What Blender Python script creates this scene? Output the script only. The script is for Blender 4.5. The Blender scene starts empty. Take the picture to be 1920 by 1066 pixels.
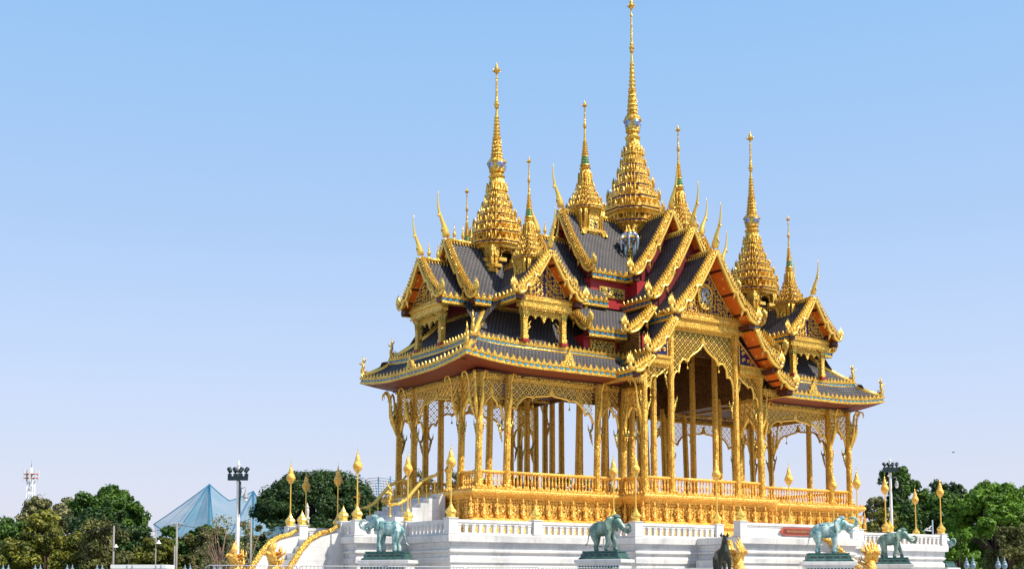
import bpy, math, random
from mathutils import Vector, Matrix
from mathutils.geometry import tessellate_polygon
R = math.radians; PI = math.pi
sc = bpy.context.scene
# ------------------------------------------------------------------ camera
CAM = Vector((-45.283, -54.97, -4.25)); YAW, PITCH, ROLL, FPX, PPY = .591, .093, -.002, 2380.31, 876.003
_F = Vector((math.sin(YAW)*math.cos(PITCH), math.cos(YAW)*math.cos(PITCH), math.sin(PITCH)))
_R = Vector((math.cos(YAW), -math.sin(YAW), 0)); _U = _R.cross(_F)
_R2 = _R*math.cos(ROLL)+_U*math.sin(ROLL); _U2 = _U*math.cos(ROLL)-_R*math.sin(ROLL)
cd = bpy.data.cameras.new('camera'); cam = bpy.data.objects.new('camera', cd); sc.collection.objects.link(cam)
m3 = Matrix((_R2, _U2, -_F)).transposed(); cam.matrix_world = Matrix.Translation(CAM) @ m3.to_4x4()
cd.sensor_width = 36; cd.lens = FPX/1920*36; cd.shift_y = (PPY-533)/1920; cd.clip_end = 5000; cd.clip_start = .5
sc.camera = cam
def at(u, v, depth):            # point seen at photo pixel (u, v), given metres along the view axis
    return CAM + (_F + _R2*((u-960)/FPX) - _U2*((v-PPY)/FPX))*depth
def aty(u, v, y):
    d = _F + _R2*((u-960)/FPX) - _U2*((v-PPY)/FPX); return CAM + d*((y-CAM.y)/d.y)
def atx(u, v, x):
    d = _F + _R2*((u-960)/FPX) - _U2*((v-PPY)/FPX); return CAM + d*((x-CAM.x)/d.x)
GZ = -5.85                      # ground level
# ------------------------------------------------------------------ sky and sun
SUN = Vector((.36, -.60, .86)).normalized()
w = bpy.data.worlds.new('World'); sc.world = w; w.use_nodes = True
nt = w.node_tree; bg = nt.nodes['Background']; sky = nt.nodes.new('ShaderNodeTexSky'); sky.sky_type = 'NISHITA'; sky.sun_disc = False
sky.sun_elevation = math.asin(SUN.z); sky.sun_rotation = math.atan2(SUN.x, SUN.y)
sky.air_density = 1.0; sky.dust_density = 2.2; sky.ozone_density = 2.5; sky.altitude = 0
tcw = nt.nodes.new('ShaderNodeTexCoord'); sep = nt.nodes.new('ShaderNodeSeparateXYZ'); nt.links.new(tcw.outputs['Generated'], sep.inputs[0])
hz = nt.nodes.new('ShaderNodeValToRGB'); nt.links.new(sep.outputs[2], hz.inputs[0]); e_ = hz.color_ramp.elements      # pale haze near the horizon
e_[0].position = 0; e_[0].color = (5.3, 5.25, 5.7, 1); e_[1].position = 1; e_[1].color = (.9, 1.6, 3.0, 1)
for p_, c_ in ((.06, (4.9, 5.0, 5.9, 1)), (.16, (3.9, 4.7, 6.3, 1)), (.28, (2.85, 4.12, 6.15, 1)), (.42, (2.1, 3.78, 6.1, 1)), (.5, (1.5, 2.9, 5.2, 1)), (.7, (1.2, 2.2, 4.2, 1))):
    q_ = e_.new(p_); q_.color = c_
mxw = nt.nodes.new('ShaderNodeMix'); mxw.data_type = 'RGBA'; mxw.inputs[0].default_value = .82
nt.links.new(sky.outputs[0], mxw.inputs[6]); nt.links.new(hz.outputs[0], mxw.inputs[7])
nt.links.new(mxw.outputs[2], bg.inputs[0]); bg.inputs[1].default_value = .115
sd = bpy.data.lights.new('sun', 'SUN'); sd.energy = 4.6; sd.angle = R(.5); sd.color = (1, .92, .79)
so = bpy.data.objects.new('sun', sd); sc.collection.objects.link(so); so.rotation_euler = SUN.to_track_quat('Z', 'Y').to_euler()
sc.view_settings.view_transform = 'Standard'; sc.view_settings.look = 'None'; sc.view_settings.exposure = 0.5; sc.view_settings.gamma = 1
# ------------------------------------------------------------------ materials
def mat(name, col, rough=.5, metal=0, spec=.5):
    m = bpy.data.materials.new(name); m.use_nodes = True; b = m.node_tree.nodes['Principled BSDF']
    b.inputs['Base Color'].default_value = (*col, 1); b.inputs['Roughness'].default_value = rough; b.inputs['Metallic'].default_value = metal
    b.inputs['Specular IOR Level'].default_value = spec
    return m
def N(m, t, **k):
    n = m.node_tree.nodes.new(t)
    for a, v in k.items(): setattr(n, a, v)
    return n
def L(m, a, b): m.node_tree.links.new(a, b)
def bsdf(m): return m.node_tree.nodes['Principled BSDF']
def coords(m, kind='Object', scale=(1, 1, 1)):
    tc = N(m, 'ShaderNodeTexCoord'); mp = N(m, 'ShaderNodeMapping'); mp.inputs['Scale'].default_value = scale
    L(m, tc.outputs[kind], mp.inputs[0]); return mp.outputs[0]
def ramp(m, fac, stops):
    r = N(m, 'ShaderNodeValToRGB'); e = r.color_ramp.elements
    e[0].position, e[0].color = stops[0][0], (*stops[0][1], 1); e[1].position, e[1].color = stops[-1][0], (*stops[-1][1], 1)
    for p, c in stops[1:-1]:
        q = e.new(p); q.color = (*c, 1)
    L(m, fac, r.inputs[0]); return r.outputs[0]
def noise(m, co, scale, detail=4, rough=.6):
    n = N(m, 'ShaderNodeTexNoise'); n.inputs['Scale'].default_value = scale; n.inputs['Detail'].default_value = detail; n.inputs['Roughness'].default_value = rough
    L(m, co, n.inputs['Vector']); return n.outputs[0]
def voro(m, co, scale, feature='F1'):
    n = N(m, 'ShaderNodeTexVoronoi'); n.feature = feature; n.inputs['Scale'].default_value = scale
    L(m, co, n.inputs['Vector']); return n.outputs[0]
def bump(m, h, strength, dist):
    b = N(m, 'ShaderNodeBump'); b.inputs['Strength'].default_value = strength; b.inputs['Distance'].default_value = dist
    L(m, h, b.inputs['Height']); L(m, b.outputs[0], bsdf(m).inputs['Normal'])
GOLD = (.95, .66, .125); GOLD_D = (.50, .22, .02)
def gold(name, scale, carve, recess=None, rough=.30, metal=.5, base=GOLD):
    m = mat(name, base, rough, metal); co = coords(m)
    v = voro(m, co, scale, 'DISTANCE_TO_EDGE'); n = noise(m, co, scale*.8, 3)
    if recess:  # recess colour paints crevice shade together with the dark backing
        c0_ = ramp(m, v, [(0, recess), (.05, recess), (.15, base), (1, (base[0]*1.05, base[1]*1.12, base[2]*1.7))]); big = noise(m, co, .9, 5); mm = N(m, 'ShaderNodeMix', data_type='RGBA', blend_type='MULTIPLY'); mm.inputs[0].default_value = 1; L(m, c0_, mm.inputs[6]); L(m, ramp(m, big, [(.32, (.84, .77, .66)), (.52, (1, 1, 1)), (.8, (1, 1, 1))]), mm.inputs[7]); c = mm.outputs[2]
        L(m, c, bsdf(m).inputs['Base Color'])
    else:
        c = ramp(m, n, [(.3, (base[0]*.86, base[1]*.80, base[2]*.7)), (.7, (base[0]*1.04, base[1]*1.10, base[2]*1.5))]); L(m, c, bsdf(m).inputs['Base Color'])
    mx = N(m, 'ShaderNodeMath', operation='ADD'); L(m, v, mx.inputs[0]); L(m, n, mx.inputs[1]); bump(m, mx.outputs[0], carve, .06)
    return m
M = {}
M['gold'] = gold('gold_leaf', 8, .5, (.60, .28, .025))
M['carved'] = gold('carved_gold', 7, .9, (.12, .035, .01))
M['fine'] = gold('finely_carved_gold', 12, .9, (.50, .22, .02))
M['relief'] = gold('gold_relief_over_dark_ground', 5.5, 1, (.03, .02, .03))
M['smooth'] = mat('polished_pale_gold', (.93, .61, .12), .26, .5); M['base'] = gold('bright_gold_base', 8, .8, (.75, .32, .02), .42, .15, (1.0, .66, .145))  # base gold: brighter and less metallic, with paler crevices
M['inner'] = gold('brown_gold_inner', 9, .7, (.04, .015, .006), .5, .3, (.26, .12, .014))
M['red'] = mat('red_lacquer', (.34, .015, .02), .45)
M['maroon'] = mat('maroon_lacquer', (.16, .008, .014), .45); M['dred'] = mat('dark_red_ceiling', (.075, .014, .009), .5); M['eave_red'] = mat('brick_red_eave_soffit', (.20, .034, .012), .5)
M['blue'] = mat('turquoise_glass', (.0, .30, .55), .12); M['navy'] = mat('deep_blue_glass', (.04, .03, .45), .2)
M['navy_dark'] = mat('dark_blue_glass_ground', (.012, .010, .085), .3); M['green'] = mat('green_glass', (.02, .26, .10), .2); M['silver'] = mat('silver_blue_glaze', (.36, .44, .54), .2, .5)
M['soffit'] = mat('orange_lacquer_soffit', (.62, .12, .012), .38); m = M['soffit']; co = coords(m)
v = voro(m, co, 3.2); L(m, ramp(m, v, [(0, (.95, .60, .12)), (.14, (.95, .60, .12)), (.20, (.74, .17, .015)), (1, (.66, .11, .01))]), bsdf(m).inputs['Base Color'])
# roof tiles; the pale mortar lines paint glints on the tile edges
m = M['tile'] = mat('dark_glazed_roof_tiles', (.03, .03, .045), .6, 0, .2); co = coords(m, 'UV')
br = N(m, 'ShaderNodeTexBrick'); br.inputs['Scale'].default_value = 1; br.inputs['Brick Width'].default_value = .21; br.inputs['Row Height'].default_value = .19
br.inputs['Mortar Size'].default_value = .024; br.inputs['Mortar Smooth'].default_value = .4
br.inputs['Color1'].default_value = (.011, .010, .016, 1); br.inputs['Color2'].default_value = (.022, .020, .027, 1); br.inputs['Mortar'].default_value = (.15, .145, .145, 1)
L(m, co, br.inputs['Vector']); mm = N(m, 'ShaderNodeMix', data_type='RGBA', blend_type='MULTIPLY'); mm.inputs[0].default_value = 1; L(m, br.outputs['Color'], mm.inputs[6]); L(m, ramp(m, noise(m, co, 1.1, 7, .75), [(.3, (.55, .55, .6)), (.7, (1.25, 1.2, 1.15))]), mm.inputs[7]); L(m, mm.outputs[2], bsdf(m).inputs['Base Color'])
w1 = N(m, 'ShaderNodeTexWave', wave_type='BANDS', bands_direction='Y', wave_profile='SAW'); w1.inputs['Scale'].default_value = 1/.19/math.tau*PI*.9549
L(m, co, w1.inputs['Vector']); bump(m, w1.outputs['Fac'], .5, .04)
# marble
def marble(name, c1, c2, rough=.35):
    m = mat(name, c1, rough); co = coords(m)
    n = noise(m, co, .7, 8, .65); L(m, ramp(m, n, [(.35, c2), (.5, c1), (.75, c1)]), bsdf(m).inputs['Base Color'])
    st_ = noise(m, coords(m, 'Object', (2.2, 2.2, .22)), 1, 6, .7); bk_ = N(m, 'ShaderNodeTexBrick'); bk_.inputs['Scale'].default_value = 1; bk_.inputs['Brick Width'].default_value = 1.3; bk_.inputs['Row Height'].default_value = .62; bk_.inputs['Mortar Size'].default_value = .012
    for q_, c_ in (('Color1', (1, 1, 1)), ('Color2', (.93, .93, .94)), ('Mortar', (.82, .80, .78))): bk_.inputs[q_].default_value = (*c_, 1)
    sp = N(m, 'ShaderNodeSeparateXYZ'); ge = N(m, 'ShaderNodeNewGeometry'); L(m, ge.outputs['Position'], sp.inputs[0]); ad = N(m, 'ShaderNodeMath', operation='ADD'); L(m, sp.outputs[0], ad.inputs[0]); L(m, sp.outputs[1], ad.inputs[1])
    cb = N(m, 'ShaderNodeCombineXYZ'); L(m, ad.outputs[0], cb.inputs[0]); L(m, sp.outputs[2], cb.inputs[1]); L(m, cb.outputs[0], bk_.inputs['Vector'])
    src = bsdf(m).inputs['Base Color'].links[0].from_socket
    for f_, o_ in ((1, bk_.outputs['Color']), (1, ramp(m, st_, [(.30, (.74, .71, .66)), (.47, (1, 1, 1)), (.8, (1, 1, 1))]))):
        mm = N(m, 'ShaderNodeMix', data_type='RGBA', blend_type='MULTIPLY'); mm.inputs[0].default_value = f_; L(m, src, mm.inputs[6]); L(m, o_, mm.inputs[7]); src = mm.outputs[2]
    L(m, src, bsdf(m).inputs['Base Color'])
    bump(m, noise(m, co, 3, 5), .12, .02); return m
M['marble'] = marble('white_marble', (.72, .705, .68), (.55, .555, .56)); M['grey_marble'] = marble('grey_veined_marble', (.66, .67, .68), (.48, .50, .53))
M['concrete'] = marble('weathered_concrete', (.30, .28, .26), (.20, .19, .18), .8)
def bronze(name, stops, sc_=2.2):
    m = mat(name, stops[0][1], .42, .35); co = coords(m); n = noise(m, coords(m, 'Object', (1.3, 1.3, .6)), sc_*1.5, 8, .75)
    L(m, ramp(m, n, stops), bsdf(m).inputs['Base Color']); bump(m, noise(m, co, 11, 6, .7), .8, .03); return m
M['patina'] = bronze('green_patinated_bronze', [(.34, (.02, .11, .14)), (.43, (.12, .29, .30)), (.51, (.31, .47, .45)), (.63, (.58, .68, .63))])
M['patina_dark'] = bronze('dull_green_bronze', [(.34, (.04, .12, .10)), (.5, (.15, .25, .205)), (.66, (.34, .43, .37))])
M['plinth'] = bronze('dark_green_bronze_plinth', [(.3, (.02, .07, .07)), (.7, (.09, .19, .16))])
M['dark_bronze'] = bronze('dark_brown_bronze', [(.3, (.010, .011, .007)), (.55, (.03, .034, .02)), (.8, (.11, .115, .075))])
M['white'] = mat('white_painted_metal', (.78, .78, .76), .45); M['lamp_dark'] = mat('dark_teal_lamp_housing', (.004, .018, .024), .5)
M['grey'] = mat('grey_steel', (.30, .31, .32), .5); M['rail'] = mat('pale_galvanised_steel', (.30, .31, .33), .4, .5)
M['sign'] = mat('maroon_sign_board', (.20, .035, .025), .5); M['sign_rim'] = mat('copper_sign_rim', (.45, .10, .06), .45); M['letter'] = mat('gilt_letter', (.62, .30, .14), .4)
M['glass'] = mat('milky_lamp_glass', (.75, .75, .72), .2); M['stain'] = mat('sun_bleached_paint', (.55, .53, .50), .6); M['blackish'] = mat('dark_plumage', (.03, .03, .03), .6)
M['tower_red'] = mat('red_mast_paint', (.55, .08, .04), .5); M['antenna'] = mat('pale_antenna_panel', (.75, .76, .78), .5); M['mast_blue'] = mat('blue_mast_paint', (.01, .15, .30), .5)
M['lampblue'] = mat('blue_grey_lamp_paint', (.17, .25, .32), .4)
m = M['plaza'] = mat('grey_paving', (.42, .40, .37), .8); co = coords(m); L(m, ramp(m, noise(m, co, .4, 8), [(.3, (.34, .33, .31)), (.7, (.46, .44, .41))]), bsdf(m).inputs['Base Color'])
m = M['grass'] = mat('lawn', (.05, .09, .02), .9); co = coords(m); L(m, ramp(m, noise(m, co, .2, 8), [(.3, (.035, .07, .015)), (.7, (.08, .11, .03))]), bsdf(m).inputs['Base Color'])
m = M['net'] = mat('blue_netting', (.05, .19, .28), .6); co = coords(m)
tr = N(m, 'ShaderNodeBsdfTransparent'); mx = N(m, 'ShaderNodeMixShader'); out = m.node_tree.nodes['Material Output']
nz = noise(m, coords(m, 'Object', (.35, .35, .12)), 1, 4); rr = ramp(m, nz, [(.3, (.40,)*3), (.7, (.68,)*3)]); L(m, rr, mx.inputs[0]); L(m, tr.outputs[0], mx.inputs[1]); L(m, bsdf(m).outputs[0], mx.inputs[2]); L(m, mx.outputs[0], out.inputs[0])
def leafmat(name, a, b, c):
    m = mat(name, a, .55, 0, .35); at_ = N(m, 'ShaderNodeAttribute'); at_.attribute_name = 'tint'
    L(m, ramp(m, at_.outputs['Fac'], [(0, a), (.55, b), (1, c)]), bsdf(m).inputs['Base Color'])
    tl = N(m, 'ShaderNodeBsdfTranslucent'); mx = N(m, 'ShaderNodeMixShader'); mx.inputs[0].default_value = .25
    L(m, ramp(m, at_.outputs['Fac'], [(0, a), (1, c)]), tl.inputs[0]); out = m.node_tree.nodes['Material Output']
    L(m, bsdf(m).outputs[0], mx.inputs[1]); L(m, tl.outputs[0], mx.inputs[2]); L(m, mx.outputs[0], out.inputs[0]); return m
M['leaf_dark'] = leafmat('dark_green_leaves', (.014, .036, .010), (.036, .084, .016), (.08, .145, .026))
M['leaf_green'] = leafmat('mid_green_leaves', (.022, .055, .006), (.065, .145, .014), (.15, .28, .028))
M['leaf_bright'] = leafmat('bright_green_leaves', (.04, .10, .006), (.13, .27, .018), (.27, .46, .04))
M['leaf_gold'] = leafmat('olive_gold_leaves', (.04, .06, .008), (.16, .17, .018), (.38, .36, .04))
M['leaf_olive'] = leafmat('dull_olive_leaves', (.035, .045, .010), (.12, .13, .03), (.28, .27, .08))
M['leaf_pale'] = leafmat('pale_dry_leaves', (.08, .09, .03), (.22, .22, .08), (.42, .39, .19))
M['bark'] = mat('brown_bark', (.10, .065, .045), .9); M['bark_pale'] = mat('pinkish_dry_bark', (.26, .17, .13), .9); M['bark_dark'] = mat('dark_bark', (.03, .022, .018), .9)
# ------------------------------------------------------------------ mesh builder
COL = sc.collection
class MB:
    def __init__(s): s.v = []; s.f = []; s.m = []; s.uv = {}; s.mats = []; s.sm = []
    def mi(s, name):
        if name not in s.mats: s.mats.append(name)
        return s.mats.index(name)
    def add(s, vs, fs, mt, sm=False, T=None, uvs=None):
        o = len(s.v); i = s.mi(mt)
        s.v += [tuple(T @ Vector(p)) for p in vs] if T is not None else [tuple(p) for p in vs]
        for k, f in enumerate(fs):
            if uvs: s.uv[len(s.f)] = uvs[k]
            s.f.append(tuple(o+j for j in f)); s.m.append(i); s.sm.append(sm)
    def box(s, a, b, mt, T=None):
        (x0, y0, z0), (x1, y1, z1) = a, b
        s.add([(x0,y0,z0),(x1,y0,z0),(x1,y1,z0),(x0,y1,z0),(x0,y0,z1),(x1,y0,z1),(x1,y1,z1),(x0,y1,z1)],
              [(0,3,2,1),(4,5,6,7),(0,1,5,4),(1,2,6,5),(2,3,7,6),(3,0,4,7)], mt, False, T)
    def cbox(s, c, h, mt, T=None): s.box([c[i]-h[i] for i in range(3)], [c[i]+h[i] for i in range(3)], mt, T)
    def stack(s, poly, prof, mt, cap=True, sm=False, T=None, c=(0, 0)):   # poly scaled by prof = [(scale, z[, mat])]
        n = len(poly); vs = [(c[0]+x*q[0], c[1]+y*q[0], q[1]) for q in prof for x, y in poly]
        for k in range(len(prof)-1):
            mk = prof[k][2] if len(prof[k]) > 2 else mt
            s.add([vs[k*n+j] for j in range(n)]+[vs[(k+1)*n+j] for j in range(n)], [(j, (j+1) % n, n+(j+1) % n, n+j) for j in range(n)], mk, sm, T)
        if cap:
            s.add(vs[:n], [tuple(range(n))[::-1]], mt, False, T); s.add(vs[-n:], [tuple(range(n))], mt, False, T)
    def lathe(s, prof, n, mt, c=(0, 0, 0), T=None, sm=True):
        poly = [(math.cos(2*PI*j/n), math.sin(2*PI*j/n)) for j in range(n)]
        s.stack(poly, [(q[0], q[1]+c[2], *q[2:]) for q in prof], mt, True, sm, T, c)
    def tube(s, pts, rad, n, mt, T=None, flat=1, sm=True, up=None):
        pts = [Vector(p) for p in pts]; K = len(pts); rad = rad if isinstance(rad, (list, tuple)) else [rad]*K
        vs = []; a = None
        for k in range(K):
            d = (pts[min(k+1, K-1)]-pts[max(k-1, 0)]).normalized()
            ref = up or (Vector((0, 0, 1)) if abs(d.z) < .9 else Vector((1, 0, 0)))
            if a is None or up: a = d.cross(ref).normalized()
            else: a = (a - d*a.dot(d)).normalized()
            b = d.cross(a)
            for j in range(n):
                t = 2*PI*(j+.5)/n; vs.append(pts[k]+a*(math.cos(t)*rad[k]*flat)+b*(math.sin(t)*rad[k]))
        fs = [(k*n+j, k*n+(j+1) % n, (k+1)*n+(j+1) % n, (k+1)*n+j) for k in range(K-1) for j in range(n)]
        fs += [tuple(range(n))[::-1], tuple((K-1)*n+j for j in range(n))]
        s.add(vs, fs, mt, sm, T)
    def plate(s, pts, th, mt, T=None, mt2=None):       # 2D outline (x, z) extruded along y by +-th/2
        n = len(pts); tri = tessellate_polygon([[Vector((p[0], p[1], 0)) for p in pts]])
        vs = [(p[0], -th/2, p[1]) for p in pts]+[(p[0], th/2, p[1]) for p in pts]
        area = sum(pts[i][0]*pts[(i+1) % n][1]-pts[(i+1) % n][0]*pts[i][1] for i in range(n))
        fr = []; bk = []
        for t in tri:
            a = (pts[t[1]][0]-pts[t[0]][0])*(pts[t[2]][1]-pts[t[0]][1])-(pts[t[2]][0]-pts[t[0]][0])*(pts[t[1]][1]-pts[t[0]][1])
            t = tuple(t) if a > 0 else tuple(t)[::-1]; fr.append(t); bk.append(tuple(n+j for j in t[::-1]))
        sd_ = [((i+1) % n, i, n+i, n+(i+1) % n) if area > 0 else (i, (i+1) % n, n+(i+1) % n, n+i) for i in range(n)]
        s.add(vs, fr+sd_, mt, False, T); s.add(vs, bk, mt2 or mt, False, T)
    def mesh(s, name):
        me = bpy.data.meshes.new(name); me.from_pydata(s.v, [], s.f)
        for q in s.mats: me.materials.append(M[q])
        me.polygons.foreach_set('material_index', s.m); me.polygons.foreach_set('use_smooth', s.sm)
        if s.uv:
            ul = me.uv_layers.new(name='UVMap'); 
            for p in me.polygons:
                u = s.uv.get(p.index)
                if u:
                    for k, li in enumerate(p.loop_indices): ul.data[li].uv = u[k]
        me.update(); return me
    def part(s, name, parent, loc=(0, 0, 0), rot=(0, 0, 0), label=None): return put(s.mesh(name), name, parent, loc, rot, 1, label)
def put(me, name, parent=None, loc=(0, 0, 0), rot=(0, 0, 0), scale=1, label=None):
    o = bpy.data.objects.new(name, me); COL.objects.link(o); o.parent = parent; o.location = loc; o.rotation_euler = rot
    o.scale = scale if isinstance(scale, (tuple, list)) else (scale,)*3
    if label: o['label'] = label
    return o
def thing(name, label, cat, loc=(0, 0, 0), rz=0, group=None, me=None):
    o = bpy.data.objects.new(name, me); COL.objects.link(o); o.location = loc; o.rotation_euler = (0, 0, rz); o['label'] = label; o['category'] = cat
    if group: o['group'] = group
    return o
def struct(name, mb, kind='structure'):
    o = bpy.data.objects.new(name, mb.mesh(name)); COL.objects.link(o); o['kind'] = kind; return o
def sweep(mb, path, prof, closed, mt, zf=None, uv=False):
    """path: list of (x, y), interior on the left (counter-clockwise); prof: [(out, z[, mat])]"""
    n = len(path); P = [Vector(p) for p in path]; off = []
    for i in range(n):
        a = P[i]-P[i-1] if (i or closed) else None; b = P[(i+1) % n]-P[i] if (i < n-1 or closed) else None
        na = Vector((a.y, -a.x)).normalized() if a else None; nb = Vector((b.y, -b.x)).normalized() if b else None
        if na is None: o = nb
        elif nb is None: o = na
        else:
            o = (na+nb).normalized(); o = o/max(.3, o.dot(na))
        off.append(o)
    rings = [[(P[i].x+off[i].x*q[0], P[i].y+off[i].y*q[0], q[1]+(zf(P[i].x, P[i].y) if zf else 0)) for i in range(n)] for q in prof]
    acc = [0]
    for i in range(n): acc.append(acc[-1]+(P[(i+1) % n]-P[i]).length)
    vl = [0]
    for k in range(len(prof)-1): vl.append(vl[-1]+math.hypot(prof[k+1][0]-prof[k][0], prof[k+1][1]-prof[k][1]))
    for k in range(len(prof)-1):
        mk = prof[k][2] if len(prof[k]) > 2 else mt
        fs = [(i, (i+1) % n, n+(i+1) % n, n+i) for i in range(n if closed else n-1)]
        us = [[(acc[i], vl[k]), (acc[i+1], vl[k]), (acc[i+1], vl[k+1]), (acc[i], vl[k+1])] for i in range(n if closed else n-1)]
        mb.add(rings[k]+rings[k+1], fs, mk, False, None, us if uv else None)
def sub(path, step=.8, closed=False):
    out = []; n = len(path)
    for i in range(n if closed else n-1):
        a = Vector(path[i]); b = Vector(path[(i+1) % n]); k = max(1, int((b-a).length/step))
        out += [tuple(a.lerp(b, j/k)) for j in range(k)]
    if not closed: out.append(tuple(path[-1]))
    return out
LEAF = [(-.5, 0), (.5, 0), (.52, .28), (.3, .36), (.22, .66), (0, 1), (-.22, .66), (-.3, .36), (-.52, .28)]
def deco(mb, A, B, out, zA, zB, leaf=.26, step=.30, inlay=None, th=.05, dz_in=-.12, o_leaf=.0, o_in=.0, lm='gold'):
    """lotus points standing on an eave from A to B, and glass inlays below them"""
    A = Vector(A); B = Vector(B); d = B-A; ln = d.length; d.normalize(); nrm = Vector((d.y, -d.x)); n = max(1, round(ln/step)); ang = math.atan2(d.y, d.x)
    for i in range(n):
        t = (i+.5)/n; p = A+d*(ln*t); z = zA+(zB-zA)*t
        T = Matrix.Translation((p.x+nrm.x*(out+o_leaf), p.y+nrm.y*(out+o_leaf), z)) @ Matrix.Rotation(ang, 4, 'Z')
        if leaf: mb.plate([(x*step*.66, q*leaf) for x, q in LEAF], th, lm, T)
        if inlay:
            T2 = Matrix.Translation((p.x+nrm.x*(out+o_in), p.y+nrm.y*(out+o_in), z+dz_in)) @ Matrix.Rotation(ang, 4, 'Z')
            mb.cbox((0, 0, 0), (step*.30, .03, .035), inlay, T2)
# ------------------------------------------------------------------ THE PAVILION
S = 9.336
PAV = thing('royal_pavilion', 'golden Thai pavilion with tiered dark tiled roofs and tall needle spires', 'pavilion')
FL = .35
basepath = [(-13.68,-4.53),(-4.64,-4.53),(-4.64,-6.27),(4.64,-6.27),(4.64,-4.53),(13.68,-4.53),(13.68,4.53),(4.64,4.53),(4.64,6.27),(-4.64,6.27),(-4.64,4.53),(-13.68,4.53)]
b = MB()
sweep(b, basepath, [(-.02,-1.95),(-.02,-1.55),(-.12,-1.5),(-.12,-1.3),(.0,-1.25),(.0,-1.08),(-.2,-1.02),(-.36,-.98,'carved'),(-.36,-.12),(-.3,-.08),(-.3,0),(-.2,.03),(-.2,.06),(-.06,.12),(0,.18),(.02,.26),(0,.33),(-.06,FL)], True, 'base')
b.add([(x, y, FL) for x, y in basepath], [tuple(range(12))], 'base')
base = b.part('base', PAV)
# lattice tracery and little teeth on the base wall
b = MB()
for i in range(12):
    A = Vector(basepath[i]); B = Vector(basepath[(i+1) % 12]); d = (B-A).normalized(); nr = Vector((d.y, -d.x))
    deco(b, A, B, -.30, -.16, -.16, -.10, .11, None, .04, 0, 0, 0, 'base'); deco(b, A, B, -.02, FL-.01, FL-.01, .14, .24, None, .05, 0, -.06, 0, 'base')
    deco(b, A, B, -.33, -.98, -.98, .22, .375, None, .05, 0, 0, 0, 'base')
    ln = (B-A).length; k = max(2, int(ln/.19)); T = Matrix.Translation((A.x+nr.x*-.345, A.y+nr.y*-.345, 0)) @ Matrix.Rotation(math.atan2(d.y, d.x), 4, 'Z')
    for j in range(k):
        for dr in (1, -1):
            for q in range(4):
                x0 = ln*(j+.5)/k; z0 = -.92+q*.19
                b.tube([(x0-dr*.047, 0, z0), (x0+dr*.047, 0, z0+.19)] if q % 2 == 0 else [(x0+dr*.047, 0, z0), (x0-dr*.047, 0, z0+.19)], .017, 4, 'base', T, 1, False)
b.part('base_tracery', PAV)
# guardian figures round the base
g = MB()
g.lathe([(.11,0),(.12,.04),(.09,.08),(.13,.14),(.10,.35),(.085,.46),(.07,.54),(.10,.66),(.11,.71),(.04,.74),(.035,.77)], 8, 'base')
g.lathe([(.03,.76),(.062,.80),(.062,.87),(.07,.875),(.05,.92),(.055,.93),(.03,.98),(.012,1.12),(.003,1.2)], 8, 'base')
for sx in (-1, 1): g.tube([(sx*.10,0,.69),(sx*.15,-.03,.58),(sx*.08,-.12,.55),(sx*.02,-.14,.62)], [.03,.028,.022,.02], 5, 'base'); g.tube([(sx*.10,0,.3),(sx*.17,0,.2),(sx*.19,0,.24)], [.03,.03,.005], 4, 'base')
gm = g.mesh('guardian_figure')
for i in (11, 0, 1, 2, 3, 4, 5, 6):
    A = Vector(basepath[i]); B = Vector(basepath[(i+1) % 12]); d = (B-A).normalized(); nr = Vector((d.y, -d.x)); ln = (B-A).length; k = round(ln/.76)
    for j in range(k+1):
        if i == 11 and abs(j/k-.5) < .22: continue
        if j == k and i != 5: continue
        p = A+d*(ln*j/k)+nr*(-.17 if 0 < j < k else -.14)
        if j in (0,): p += d*-.0
        put(gm, 'guardian_figure', base, (p.x, p.y, -1.0), (0, 0, math.atan2(nr.y, nr.x)+PI/2), (.82, .82, .92))
# columns
def col_mesh(h, cap):
    c = MB(); q = .15
    rd = [(-q,-q*.62),(-q*.8,-q*.62),(-q*.8,-q*.8),(-q*.62,-q*.8),(-q*.62,-q)]; poly = []
    for k in range(4):
        a = k*PI/2
        for x, y in rd: poly.append((x*math.cos(a)-y*math.sin(a), x*math.sin(a)+y*math.cos(a)))
    pr = [(1.45,0),(1.45,.06),(1.2,.12),(1.3,.2),(1.08,.3),(1.0,.42),(1.0,.42)]
    if cap: pr += [(.86,h-.85),(.95,h-.84),(.95,h-.78),(.86,h-.77),(.9,h-.6),(1.12,h-.2),(1.5,h)]
    else: pr += [(.86,h)]
    c.stack(poly, pr, 'fine', True, False)
    for k in range(4):
        T = Matrix.Rotation(k*PI/2, 4, 'Z')
        z = .5
        while z < h-.95 and cap or z < h-.3 and not cap:
            s_ = 1-.14*z/h; c.cbox((0, -q*s_, z), (.035, .012, .035), 'gold', T); z += .13
        for x in (-.17, 0, .17): c.plate([(x+a_*.13, .3+z_*.22) for a_, z_ in LEAF], .03, 'gold', T @ Matrix.Translation((0, -.17, -.22)))
        if cap:
            for j in range(4): c.tube([(-.10+j*.067, -.14, h-.62), (-.12+j*.08, -.16, h-.25), (-.15+j*.1, -.215, h+.03)], [.018,.022,.006], 4, 'gold', T)
    return c.mesh('column')
cm = {}
def column(x, y, h, cap=False, lean=.018):
    k = (round(h, 2), cap)
    if k not in cm: cm[k] = col_mesh(h, cap)
    return put(cm[k], 'column', PAV, (x, y, FL), (lean*(1 if y < 0 else -1), -lean*(1 if x > 0 else -1), 0))
X1, X2, X3, X4, YB, YA = 13.0, 11.38, 5.86, 4.15, 3.92, 2.32
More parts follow.
